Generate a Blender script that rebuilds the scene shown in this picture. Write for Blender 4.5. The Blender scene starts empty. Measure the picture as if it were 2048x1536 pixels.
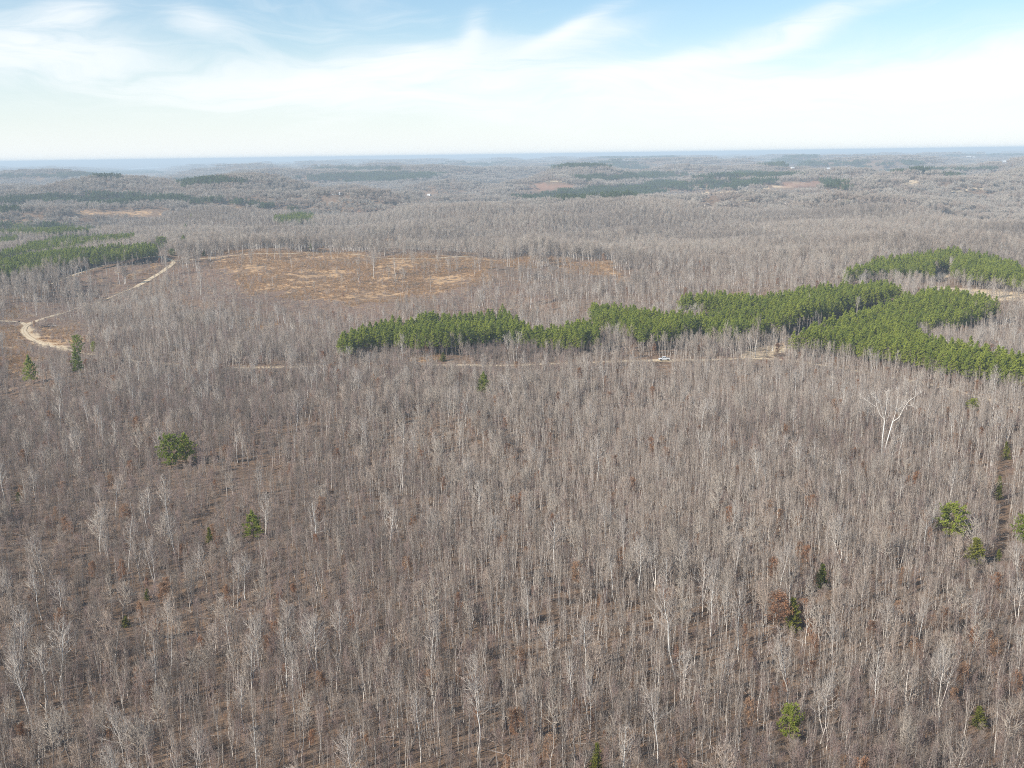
import bpy, math, random
import numpy as np
from mathutils import Vector, Matrix

# ------------------------------------------------------------------ camera
SC = bpy.context.scene
COL = SC.collection
CAM_H = 108.0
PITCH = math.radians(12.62)
ROLL = math.radians(0.81)
FPX = 2050.0                      # focal length in pixels of the 2048 px wide photograph
R0 = np.array([1.0, 0, 0]); U0 = np.array([0, math.sin(PITCH), math.cos(PITCH)])
FWD = np.array([0, math.cos(PITCH), -math.sin(PITCH)])
RIGHT = R0 * math.cos(ROLL) - U0 * math.sin(ROLL)
UP = U0 * math.cos(ROLL) + R0 * math.sin(ROLL)
CAMP = np.array([0.0, 0.0, CAM_H])
cd = bpy.data.cameras.new('camera'); cam = bpy.data.objects.new('camera', cd); COL.objects.link(cam)
cd.sensor_width = 36.0; cd.sensor_fit = 'HORIZONTAL'; cd.lens = 36.0 * FPX / 2048.0
cd.clip_start = 0.5; cd.clip_end = 120000.0
m = Matrix.Identity(4)
for i in range(3):
    m[i][0] = RIGHT[i]; m[i][1] = UP[i]; m[i][2] = -FWD[i]; m[i][3] = CAMP[i]
cam.matrix_world = m
SC.camera = cam

# ------------------------------------------------------------------ light
SUN_EL = math.radians(34.0)
SUN_AZ = math.radians(180.0 + 58.0)       # clockwise from +Y: low sun on the left, behind the camera
sun_dir = Vector((math.sin(SUN_AZ) * math.cos(SUN_EL), math.cos(SUN_AZ) * math.cos(SUN_EL), math.sin(SUN_EL)))
sd = bpy.data.lights.new('sun', 'SUN'); sun = bpy.data.objects.new('sun', sd); COL.objects.link(sun)
sd.energy = 5.0; sd.angle = math.radians(0.53); sd.color = (1.0, 0.94, 0.855)
sun.rotation_euler = (-sun_dir).to_track_quat('-Z', 'Y').to_euler()
sun.location = (0, 0, 300)

W = bpy.data.worlds.new('World'); SC.world = W; W.use_nodes = True
SC.view_settings.view_transform = 'Standard'; SC.view_settings.look = 'None'
SC.view_settings.exposure = 0.54; SC.view_settings.gamma = 1.0
SC.view_settings.use_curve_mapping = False
SC.cycles.max_bounces = 4; SC.cycles.diffuse_bounces = 2; SC.cycles.glossy_bounces = 2
SC.cycles.transmission_bounces = 2; SC.cycles.volume_bounces = 0; SC.cycles.transparent_max_bounces = 4
SC.cycles.use_denoising = False
SC.cycles.filter_width = 1.0
SC.cycles.use_adaptive_sampling = False


class NT:
    """small helper to write node trees"""
    def __init__(s, tree):
        s.t = tree; s.n = tree.nodes; s.l = tree.links
    def add(s, kind, **kw):
        n = s.n.new(kind)
        for k, v in kw.items(): setattr(n, k, v)
        return n
    def put(s, sock, v):
        if isinstance(v, bpy.types.NodeSocket): s.l.new(v, sock)
        elif isinstance(v, (int, float)) and sock.type in ('RGBA', 'VECTOR'):
            sock.default_value = (v, v, v, 1)[:len(sock.default_value)]
        else: sock.default_value = v
    def math(s, op, a, b=0.0, c=0.0, clamp=False):
        n = s.add('ShaderNodeMath', operation=op, use_clamp=clamp)
        s.put(n.inputs[0], a); s.put(n.inputs[1], b); s.put(n.inputs[2], c)
        return n.outputs[0]
    def mix(s, f, a, b, blend='MIX'):
        n = s.add('ShaderNodeMix', data_type='RGBA', blend_type=blend)
        s.put(n.inputs[0], f)
        s.put(n.inputs[6], a if isinstance(a, bpy.types.NodeSocket) else (*a[:3], 1))
        s.put(n.inputs[7], b if isinstance(b, bpy.types.NodeSocket) else (*b[:3], 1))
        return n.outputs[2]
    def noise(s, vec, scale, detail=3, rough=0.55, dist=0.0):
        n = s.add('ShaderNodeTexNoise'); s.put(n.inputs['Vector'], vec)
        n.inputs['Scale'].default_value = scale; n.inputs['Detail'].default_value = detail
        n.inputs['Roughness'].default_value = rough; n.inputs['Distortion'].default_value = dist
        return n.outputs['Fac']
    def ramp(s, v, lo, hi, a=0.0, b=1.0, smooth=True):
        n = s.add('ShaderNodeMapRange', interpolation_type='SMOOTHSTEP' if smooth else 'LINEAR')
        s.put(n.inputs[0], v); s.put(n.inputs[1], lo); s.put(n.inputs[2], hi)
        s.put(n.inputs[3], a); s.put(n.inputs[4], b)
        return n.outputs[0]
    def comb(s, x, y, z):
        n = s.add('ShaderNodeCombineXYZ'); s.put(n.inputs[0], x); s.put(n.inputs[1], y); s.put(n.inputs[2], z)
        return n.outputs[0]


def build_world():
    T = NT(W.node_tree); T.n.clear()
    sky = T.add('ShaderNodeTexSky', sky_type='NISHITA', sun_disc=False, sun_elevation=SUN_EL, sun_rotation=SUN_AZ,
                altitude=200.0, air_density=1.0, dust_density=0.6, ozone_density=2.0)
    tc = T.add('ShaderNodeTexCoord').outputs['Generated']
    sep = T.add('ShaderNodeSeparateXYZ'); T.l.new(tc, sep.inputs[0])
    x, y, z = sep.outputs
    az = T.math('ARCTAN2', x, y)                     # radians, 0 = straight ahead
    el = T.math('ARCSINE', T.math('MULTIPLY', z, 0.9999))
    # cirrus: wind-drawn fibres, coordinates warped by a slow noise
    warp = T.noise(T.comb(T.math('MULTIPLY', az, 3.2), T.math('MULTIPLY', el, 10.0), 3.1), 1.0, 3)
    wv = T.math('MULTIPLY', T.math('SUBTRACT', warp, 0.5), 0.115)
    el2 = T.math('ADD', el, wv)
    fib = T.noise(T.comb(T.math('MULTIPLY', az, 8.0), T.math('MULTIPLY', el2, 49.0), 0.7), 1.0, 8, 0.62, 0.6)
    body = T.noise(T.comb(T.math('MULTIPLY', az, 4.3), T.math('MULTIPLY', el2, 16.0), 5.3), 1.0, 5, 0.55, 0.3)
    thin = T.ramp(T.math('ADD', T.math('MULTIPLY', fib, 0.5), T.math('MULTIPLY', body, 0.55)), 0.50, 0.74)

    def wisp(caz, cel, saz, sel, slope, amp):
        """a soft drawn-out bank of cirrus, degrees"""
        r = math.radians
        da = T.math('SUBTRACT', az, r(caz))
        de = T.math('SUBTRACT', T.math('SUBTRACT', el, r(cel)), T.math('MULTIPLY', da, slope))
        de = T.math('ADD', de, T.math('MULTIPLY', wv, 0.55))
        q = T.math('ADD', T.math('POWER', T.math('DIVIDE', da, r(saz)), 2.0), T.math('POWER', T.math('DIVIDE', de, r(sel)), 2.0))
        return T.math('MULTIPLY', T.math('EXPONENT', T.math('MULTIPLY', q, -1.0)), amp)
    banks = [(-33, 7.6, 6.5, 2.1, -0.05, 1.15), (-30, 9.6, 2.4, 0.8, 0.1, .8), (-22, 9.4, 2.4, 1.0, -0.3, .5), (-14, 5.4, 14, 1.5, 0.03, 1.0),
             (-7, 7.0, 6, 1.2, 0.05, 0.8), (4.8, 8.9, 3.0, 0.55, 0.40, 1.1), (6, 8.3, 4.0, 0.8, 0.25, .5), (-2.5, 8.9, 0.9, 1.3, 0.6, 0.5),
             (14, 6.9, 9, 0.75, 0.24, 1.0), (20, 8.1, 5, 0.5, 0.22, .7), (8, 4.6, 22, 1.7, 0.02, 1.1), (30, 4.6, 15, 1.9, 0.10, 1.5), (25, 9.7, 8, 0.4, 0.15, 0.3)]
    tot = None
    for b in banks:
        w = wisp(*[v * 0.725 for v in b[:4]], *b[4:]); tot = w if tot is None else T.math('ADD', tot, w)
    tex = T.ramp(T.math('ADD', T.math('MULTIPLY', fib, 0.6), T.math('MULTIPLY', body, 0.4)), 0.34, 0.62, 0.22, 1.2)
    bank = T.math('MULTIPLY', tot, tex)
    veil = T.math('EXPONENT', T.math('MULTIPLY', T.math('ABSOLUTE', el), -1.0 / math.radians(2.6)))   # thin milky veil low over the land
    cl = T.math('ADD', T.math('MULTIPLY', thin, 0.26), bank)
    cl = T.math('ADD', cl, T.math('MULTIPLY', veil, 1.5))
    cl = T.math('SUBTRACT', 1.0, T.math('EXPONENT', T.math('MULTIPLY', cl, -1.35)), clamp=True)
    skyc = T.mix(1.0, sky.outputs[0], (0.87, 1.025, 1.08), 'MULTIPLY')
    bg1 = T.add('ShaderNodeBackground'); T.l.new(skyc, bg1.inputs[0]); bg1.inputs[1].default_value = 0.096
    bg2 = T.add('ShaderNodeBackground'); bg2.inputs[0].default_value = (0.965, 0.99, 1.0, 1); bg2.inputs[1].default_value = 0.75
    mx = T.add('ShaderNodeMixShader'); T.l.new(cl, mx.inputs[0]); T.l.new(bg1.outputs[0], mx.inputs[1]); T.l.new(bg2.outputs[0], mx.inputs[2])
    out = T.add('ShaderNodeOutputWorld'); T.l.new(mx.outputs[0], out.inputs[0])
build_world()

# ------------------------------------------------------------------ small maths
rng = np.random.default_rng(11)
random.seed(5)

def sstep(a, b, x):
    t = np.clip((x - a) / (b - a), 0, 1); return t * t * (3 - 2 * t)

_wr = np.random.default_rng(3)
def wave_set(lo, hi, n):
    lam = np.exp(_wr.uniform(math.log(lo), math.log(hi), n)); th = _wr.uniform(0, 2 * math.pi, n)
    return [(2 * math.pi / l * math.cos(t), 2 * math.pi / l * math.sin(t), p, (l / hi) ** 0.8) for l, t, p in zip(lam, th, _wr.uniform(0, 6.28, n))]
WV_NEAR = wave_set(70, 260, 8); WV_FAR = wave_set(420, 2000, 14); WV_MASK = wave_set(18, 90, 12); WV_BIG = wave_set(120, 420, 10)
WV_MID = wave_set(220, 620, 10); WV_RIDGE = wave_set(2500, 9000, 10); WV_PINE = wave_set(700, 3200, 12)
def waves(ws, x, y):
    s = 0.0; n = 0.0
    for a, b, p, w in ws:
        s = s + w * np.sin(a * x + b * y + p); n += w * w
    return s / math.sqrt(n / 2 + 1e-9)

def gauss(x, y, cx, cy, sx, sy): return np.exp(-((x - cx) / sx) ** 2 - ((y - cy) / sy) ** 2)

def height(x, y):
    x = np.asarray(x, float); y = np.asarray(y, float)
    r = np.hypot(x, y)
    z = 1.3 * waves(WV_NEAR, x, y) * sstep(60, 250, r)
    z = z + 15 * gauss(x, y, -150, 1050, 260, 150) - 9 * gauss(x, y, -130, 785, 240, 125)
    z = z + 7 * gauss(x, y, -420, 1150, 160, 220) - 6 * gauss(x, y, -330, 860, 90, 115)
    z = z + 5 * gauss(x, y, 230, 750, 220, 155) - 7 * gauss(x, y, 60, 1180, 240, 170) + 9 * gauss(x, y, 330, 990, 170, 155)
    z = z + 10 * waves(WV_MID, x, y) * sstep(1150, 1650, r)
    z = z + 25 * waves(WV_FAR, x, y) * sstep(1250, 3200, r) * (1 - 0.45 * sstep(12000, 26000, r))
    z = z + 16 * waves(WV_RIDGE, x, y) * sstep(7000, 16000, r)
    az = x / np.maximum(np.abs(y), 1.0)
    vale = np.exp(-((az + 0.357) / 0.05) ** 2) * sstep(2600, 5200, y)        # the river's valley
    z = z * (1 - 0.92 * vale) - 8 * vale
    z = z - 14 * sstep(3600, 9000, y) * sstep(-0.05, -0.28, az)
    z = z + 16 * sstep(12000, 30000, r) * sstep(0.04, 0.42, az)
    z = z + 20 * sstep(24000, 40000, r) * sstep(-0.04, -0.28, az)
    return np.minimum(z, 62 + 0.1 * (z - 62))

def project(x, y, z):
    dx = x - CAMP[0]; dy = y - CAMP[1]; dz = z - CAMP[2]
    X = dx * RIGHT[0] + dy * RIGHT[1] + dz * RIGHT[2]
    Y = dx * UP[0] + dy * UP[1] + dz * UP[2]
    Z = np.maximum(dx * FWD[0] + dy * FWD[1] + dz * FWD[2], 0.01)
    return 1024 + FPX * X / Z, 768 - FPX * Y / Z

def ground(px, py, h=0.0, dmax=46000.0):
    """the point of the terrain (raised by h) that the pixel of the photograph looks at"""
    d = FWD + RIGHT * (px - 1024) / FPX + UP * (768 - py) / FPX
    d = d / np.linalg.norm(d)
    t = np.exp(np.linspace(math.log(40.0), math.log(dmax), 5000))
    P = CAMP + d * t[:, None]
    g = height(P[:, 0], P[:, 1]) + h
    below = np.nonzero(P[:, 2] < g)[0]
    if len(below) == 0:
        p = P[-1]
    else:
        i = below[0]; a, b = t[max(i - 1, 0)], t[i]
        for _ in range(25):
            c = (a + b) / 2; q = CAMP + d * c
            if q[2] < height(q[0], q[1]) + h: b = c
            else: a = c
        p = CAMP + d * b
    return np.array([p[0], p[1], float(height(p[0], p[1]))])

def inside(poly, px, py):
    px = np.asarray(px); py = np.asarray(py)
    res = np.zeros(px.shape, bool); n = len(poly); j = n - 1
    for i in range(n):
        xi, yi = poly[i]; xj, yj = poly[j]
        if yi != yj:
            c = ((yi > py) != (yj > py)) & (px < (xj - xi) * (py - yi) / (yj - yi) + xi)
            res ^= c
        j = i
    return res
def ragged(x, y, px, py, a=6.0):
    '''wander the outlines so that field edges come out uneven'''
    r = np.hypot(x, y); k = a * 1000.0 / np.maximum(r, 300.0)
    return px + 2.2 * k * waves(WV_MASK, x, y), py + 0.75 * k * waves(WV_MASK, y + 331, x - 77)
def inside_any(polys, px, py):
    r = np.zeros(np.shape(px), bool)
    for p in polys: r |= inside(p, px, py)
    return r

# ------------------------------------------------------------------ land cover, traced on the photograph
FIELD = [[(395, 514), (520, 502), (640, 497), (760, 511), (940, 511), (1000, 520), (965, 545), (945, 572), (880, 590), (800, 600), (720, 612), (640, 602), (560, 590), (505, 583), (465, 560), (430, 533)],
         [(1060, 516), (1180, 519), (1245, 540), (1266, 562), (1215, 556), (1130, 539)], [(985, 519), (1075, 516), (1100, 528), (1040, 530), (975, 533)], [(880, 545), (1000, 540), (960, 566), (880, 580)], [(460, 640), (530, 634), (540, 642), (470, 650)],
         [(733, 484), (800, 474), (803, 482), (742, 491)],
         [(255, 556), (300, 541), (300, 552), (262, 565)], [(282, 527), (305, 520), (318, 540), (296, 545)],
         [(0, 655), (45, 655), (60, 690), (80, 708), (40, 735), (0, 745)], [(0, 605), (60, 608), (60, 632), (0, 638)],
         [(75, 652), (140, 643), (165, 668), (150, 690), (100, 688), (68, 672)],
         [(830, 708), (950, 706), (960, 716), (835, 720)],
         [(140, 423), (330, 424), (330, 430), (140, 430)], [(395, 414), (490, 414), (490, 419), (395, 419)]]
BRUSH = [[(330, 540), (430, 530), (505, 583), (720, 612), (800, 600), (790, 640), (690, 660), (560, 640), (460, 615), (380, 600), (330, 570)],
         [(120, 565), (300, 520), (340, 520), (275, 575), (160, 600)],
         [(0, 600), (120, 600), (190, 650), (180, 700), (120, 715), (60, 760), (0, 790)],
         [(800, 600), (1000, 560), (1120, 600), (1050, 615), (900, 622)]]
DIRT = [[(40, 652), (60, 645), (66, 660), (78, 676), (138, 695), (138, 703), (62, 688), (40, 668)], [(1482, 710), (1515, 696), (1562, 684), (1576, 698), (1555, 712), (1500, 719)],
        [(1872, 536), (1892, 536), (1905, 556), (1872, 556)],
        [(1900, 571), (2060, 589), (2060, 601), (1960, 594), (1835, 574)],
        [(1478, 402), (1492, 397), (1495, 402), (1455, 410)],
        [(1395, 386), (1480, 381), (1480, 384), (1400, 390)], [(1515, 376), (1620, 364), (1622, 368), (1520, 380)],
        [(1810, 361), (1850, 361), (1830, 370), (1805, 370)]]
REDCUT = [[(1020, 372), (1120, 366), (1160, 372), (1080, 382)], [(710, 414), (790, 412), (800, 420), (712, 422)], [(1560, 365), (1640, 362), (1640, 372), (1560, 376)]]
# outline of the tops of the pines in each block, and their usual height there
PINE = [([(675, 668), (700, 657), (760, 638), (880, 623), (1010, 618), (1060, 643), (1110, 648), (1190, 636), (1195, 654), (1150, 662), (1090, 660), (1010, 652), (940, 654), (860, 662), (780, 658), (720, 664), (690, 675)], 15),
        ([(1183, 606), (1240, 610), (1345, 622), (1420, 616), (1470, 602), (1430, 597), (1350, 592), (1400, 583), (1500, 588), (1590, 580), (1595, 572), (1690, 562), (1770, 560), (1802, 570), (1806, 577), (1740, 590), (1650, 614), (1580, 638), (1540, 636), (1490, 645), (1440, 648), (1400, 640), (1330, 646), (1280, 648), (1240, 632), (1196, 630)], 15),
        ([(1570, 650), (1640, 630), (1700, 612), (1790, 584), (1850, 574), (1930, 580), (2000, 598), (1950, 608), (1905, 626), (1833, 634), (1826, 652), (1881, 668), (1980, 690), (2070, 712), (2070, 730), (1960, 714), (1860, 700), (1800, 692), (1740, 680), (1660, 664), (1580, 660)], 15),
        ([(1688, 540), (1750, 516), (1830, 501), (1918, 492), (1922, 502), (1900, 510), (1864, 514), (1866, 528), (1800, 530), (1740, 532), (1692, 542)], 15),
        ([(1918, 500), (1960, 502), (2010, 513), (2070, 540), (2070, 556), (2000, 542), (1940, 536), (1906, 528)], 15),
        ([(0, 518), (110, 498), (230, 488), (300, 482), (316, 486), (312, 492), (210, 504), (100, 522), (0, 538), (-60, 552), (-60, 528)], 15),
        ([(-40, 512), (60, 482), (120, 468), (272, 462), (268, 470), (200, 476), (150, 486), (60, 496), (-40, 520)], 13),
        ([(-40, 470), (35, 468), (30, 478), (-40, 484)], 12), ([(-40, 444), (90, 440), (215, 452), (100, 460), (-40, 458)], 12),
        ([(545, 428), (600, 424), (628, 428), (625, 433), (560, 436)], 14)]
FARPINE = [[(-60, 392), (60, 388), (220, 380), (330, 386), (420, 392), (560, 402), (600, 414), (470, 400), (330, 396), (200, 402), (60, 398), (-60, 404)],
           [(-60, 408), (50, 410), (95, 416), (-60, 424)],
           [(345, 356), (400, 352), (465, 349), (490, 358), (440, 364), (370, 366)], [(590, 350), (700, 343), (800, 340), (890, 344), (860, 354), (740, 360), (620, 358)],
           [(640, 333), (760, 331), (820, 334), (700, 338)],
           [(0, 347), (100, 344), (300, 340), (330, 344), (200, 350), (0, 352)],
           [(1018, 388), (1060, 380), (1120, 374), (1250, 366), (1330, 358), (1390, 362), (1388, 374), (1290, 386), (1180, 388), (1060, 394)],
           [(1390, 358), (1460, 354), (1545, 355), (1545, 362), (1480, 370), (1400, 373)],
           [(1150, 347), (1290, 342), (1380, 341), (1380, 350), (1200, 356), (1140, 354)], [(1380, 350), (1500, 340), (1610, 343), (1560, 350), (1440, 352)],
           [(1648, 356), (1690, 358), (1692, 372), (1655, 374)], [(1560, 362), (1616, 356), (1616, 362), (1570, 366)],
           [(1500, 325), (1640, 320), (1850, 318), (1850, 328), (1740, 330), (1560, 330)], [(1750, 336), (2000, 331), (2000, 335), (1760, 339)],
           [(1830, 343), (1930, 343), (1930, 346), (1830, 347)], [(1100, 328), (1240, 324), (1240, 328), (1100, 333)], [(1900, 308), (2060, 306), (2060, 309), (1900, 312)],
           [(1620, 398), (1645, 398), (1645, 404), (1620, 406)], [(250, 441), (330, 440), (330, 446), (250, 447)], [(450, 442), (485, 442), (485, 450), (450, 450)], [(520, 445), (545, 444), (545, 456), (520, 457)]]
LAKE_PX = [(247, 337.6), (292, 334.4), (292, 333.2), (336, 334.0), (336, 335.6), (300, 337.2), (262, 339.4)]

ROADS = {   # name: (pixel line, width m)
    'link': ([(272, 574), (200, 604), (118, 629)], 1.6),
    'main': ([(122, 627), (85, 638), (60, 647), (48, 657), (50, 668), (68, 681), (100, 692), (137, 699), (175, 708), (260, 721), (350, 730), (470, 736), (560, 735), (700, 733), (850, 731), (950, 731), (1080, 729), (1200, 725), (1328, 721), (1450, 719), (1540, 718), (1620, 727), (1700, 740), (1800, 758), (1930, 788), (2060, 820)], 4.2),
    'spur': ([(-30, 642), (0, 642), (40, 645), (52, 651)], 4.2),
    'hill': ([(272, 574), (300, 558), (328, 541), (346, 527), (344, 521), (330, 517), (306, 513), (250, 520), (200, 533), (150, 549), (90, 572)], 4.6),
    'ridge': ([(346, 522), (450, 513), (560, 508), (640, 507), (760, 516), (850, 517), (940, 513)], 1.9),
    'lane': ([(1555, 706), (1590, 690), (1660, 664), (1740, 638), (1812, 621)], 5.0),
    'upper': ([(1830, 572), (1880, 574), (1940, 584), (2000, 592), (2060, 600)], 6.0),
}
FARROADS = [[(880, 359.5), (915, 358.5)], [(945, 365.5), (1000, 363.5), (1090, 363), (1130, 365), (1190, 366), (1240, 370), (1330, 369)], [(1310, 371), (1360, 377), (1430, 377), (1520, 373)],
            [(1900, 383), (1945, 377), (1990, 381), (2030, 384)]]

ROADP = {}
for k, (line, w) in ROADS.items():
    P = np.array([ground(px, py) for px, py in line])
    Q = []
    for i in range(len(P) - 1):                       # Catmull-Rom through the picked points
        p0, p1, p2, p3 = P[max(i - 1, 0)], P[i], P[i + 1], P[min(i + 2, len(P) - 1)]
        n = max(2, int(np.linalg.norm(p2 - p1) / 3))
        for t in np.linspace(0, 1, n, endpoint=False):
            Q.append(0.5 * ((2 * p1) + (-p0 + p2) * t + (2 * p0 - 5 * p1 + 4 * p2 - p3) * t * t + (-p0 + 3 * p1 - 3 * p2 + p3) * t ** 3))
    Q.append(P[-1]); ROADP[k] = (np.array(Q), w)

ALLROAD = np.concatenate([q[:, :2] for k, (q, w) in ROADP.items() if k != 'link'])
_cell = {}
for qx, qy in ALLROAD: _cell.setdefault((int(qx // 20), int(qy // 20)), []).append((qx, qy))
RGRID = {k: np.array(v) for k, v in _cell.items()}
def road_dist(x, y):
    """distance to the nearest road point, looked for within 40 m"""
    out = np.full(len(x), 99.0)
    ci = np.floor(x / 20).astype(int); cj = np.floor(y / 20).astype(int)
    key = ci * 100000 + cj
    order = np.argsort(key); ks, st = np.unique(key[order], return_index=True)
    st = list(st) + [len(order)]
    for q, k in enumerate(ks):
        idx = order[st[q]:st[q + 1]]; i, j = ci[idx[0]], cj[idx[0]]
        pts = [RGRID[(i + a, j + b)] for a in (-1, 0, 1) for b in (-1, 0, 1) if (i + a, j + b) in RGRID]
        if pts:
            pts = np.concatenate(pts)
            out[idx] = np.sqrt(((x[idx][:, None] - pts[:, 0]) ** 2 + (y[idx][:, None] - pts[:, 1]) ** 2).min(1))
    return out

# ------------------------------------------------------------------ objects
def setp(o, label=None, cat=None, group=None, kind=None):
    if label: o['label'] = label
    if cat: o['category'] = cat
    if group: o['group'] = group
    if kind: o['kind'] = kind
    return o
def new_mesh(name, verts, faces, mats=(), midx=None, smooth=False):
    me = bpy.data.meshes.new(name)
    verts = np.asarray(verts, np.float32)
    if isinstance(faces, np.ndarray):
        nf, k = faces.shape
        me.vertices.add(len(verts)); me.vertices.foreach_set('co', verts.ravel())
        me.loops.add(nf * k); me.loops.foreach_set('vertex_index', faces.astype(np.int32).ravel())
        me.polygons.add(nf); me.polygons.foreach_set('loop_start', np.arange(0, nf * k, k, dtype=np.int32))
        me.update(calc_edges=True)
    else:
        me.from_pydata(verts.tolist(), [], faces)
    for mt in mats: me.materials.append(mt)
    if midx is not None: me.polygons.foreach_set('material_index', np.asarray(midx, np.int32))
    if smooth: me.polygons.foreach_set('use_smooth', np.ones(len(me.polygons), bool))
    me.update()
    return me
def new_obj(name, me, parent=None, loc=None):
    o = bpy.data.objects.new(name, me); COL.objects.link(o)
    if parent is not None: o.parent = parent
    if loc is not None: o.location = loc
    return o
def empty(name, loc, rz=0.0):
    o = bpy.data.objects.new(name, None); COL.objects.link(o); o.location = loc; o.rotation_euler = (0, 0, rz)
    o.empty_display_size = 0.5
    return o

# ------------------------------------------------------------------ materials
def mat(name, fn):
    mt = bpy.data.materials.new(name); mt.use_nodes = True
    T = NT(mt.node_tree); T.n.clear()
    sh = fn(T)
    out = T.add('ShaderNodeOutputMaterial'); T.l.new(sh, out.inputs[0])
    return mt
def principled(T, col, rough=0.8, spec=0.2, metal=0.0, normal=None):
    b = T.add('ShaderNodeBsdfPrincipled'); T.put(b.inputs['Base Color'], col if isinstance(col, bpy.types.NodeSocket) else (*col[:3], 1))
    T.put(b.inputs['Roughness'], rough); b.inputs['Specular IOR Level'].default_value = spec; b.inputs['Metallic'].default_value = metal
    if normal is not None: T.l.new(normal, b.inputs['Normal'])
    return b.outputs[0]
def diffuse(T, col):
    b = T.add('ShaderNodeBsdfDiffuse'); T.put(b.inputs[0], col if isinstance(col, bpy.types.NodeSocket) else (*col[:3], 1)); return b.outputs[0]
def orand(T): return T.add('ShaderNodeObjectInfo').outputs['Random']
def plain(name, col, rough=0.6, spec=0.4, metal=0.0, var=0.08, scale=3.0):
    def f(T):
        tc = T.add('ShaderNodeTexCoord').outputs['Object']
        c = T.mix(T.noise(tc, scale, 3), [v * (1 - var) for v in col], [v * (1 + var) for v in col])
        return principled(T, c, rough, spec, metal)
    return mat(name, f)

def bark(name, a, b, c):
    """bark tone drifts from tree to tree (a .. b), blotched with c"""
    def f(T):
        tc = T.add('ShaderNodeTexCoord').outputs['Object']
        base = T.mix(orand(T), a, b)
        return diffuse(T, T.mix(T.ramp(T.noise(tc, 1.4, 3), 0.45, 0.75), base, c))
    return mat(name, f)
M_BARK_PALE = bark('pale_bark', (0.67, 0.62, 0.55), (0.52, 0.475, 0.425), (0.42, 0.375, 0.33))
M_BARK_WHITE = bark('white_bark', (0.72, 0.69, 0.63), (0.62, 0.60, 0.56), (0.44, 0.41, 0.37))
M_BARK_GREY = bark('grey_bark', (0.37, 0.325, 0.285), (0.26, 0.225, 0.20), (0.18, 0.15, 0.132))
M_TWIG = bark('twigs', (0.280, 0.228, 0.184), (0.360, 0.306, 0.258), (0.21, 0.168, 0.136))
M_TWIG_PALE = bark('pale_twigs', (0.45, 0.395, 0.330), (0.355, 0.304, 0.252), (0.275, 0.228, 0.184))
M_TWIG_RED = bark('reddish_twigs', (0.27, 0.195, 0.17), (0.33, 0.25, 0.215), (0.22, 0.16, 0.14))
M_BARK_PINE = bark('pine_bark', (0.20, 0.145, 0.11), (0.26, 0.20, 0.16), (0.12, 0.09, 0.07))

def leafy(name, a, b, c, trans=0.42):
    def f(T):
        g = T.add('ShaderNodeNewGeometry')
        col = T.mix(g.outputs['Random Per Island'], a, b)
        col = T.mix(T.ramp(orand(T), 0.2, 1.0, 0, 0.75), col, c)
        d = T.add('ShaderNodeBsdfDiffuse'); T.l.new(col, d.inputs[0])
        t = T.add('ShaderNodeBsdfTranslucent'); T.l.new(col, t.inputs[0])
        mx = T.add('ShaderNodeMixShader'); mx.inputs[0].default_value = trans
        T.l.new(d.outputs[0], mx.inputs[1]); T.l.new(t.outputs[0], mx.inputs[2])
        return mx.outputs[0]
    return mat(name, f)
M_NEEDLE = leafy('pine_needles', (0.280, 0.320, 0.050), (0.395, 0.430, 0.090), (0.210, 0.265, 0.052))
M_NEEDLE_SHADED = leafy('shaded_pine_needles', (0.075, 0.105, 0.030), (0.115, 0.150, 0.045), (0.060, 0.090, 0.032), 0.2)  # needle green darkened for the self-shadow that coarse far crowns lose
M_NEEDLE_Y = leafy('yellow_green_needles', (0.33, 0.37, 0.060), (0.45, 0.48, 0.10), (0.28, 0.32, 0.06))
M_CEDAR = leafy('cedar_foliage', (0.15, 0.165, 0.030), (0.30, 0.285, 0.060), (0.10, 0.125, 0.030), 0.2)
M_BROWNLEAF = leafy('dry_brown_leaves', (0.43, 0.245, 0.145), (0.34, 0.19, 0.115), (0.42, 0.28, 0.18))
M_GRASS = leafy('dry_grass_blades', (0.52, 0.35, 0.20), (0.44, 0.28, 0.15), (0.38, 0.26, 0.16))

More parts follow.
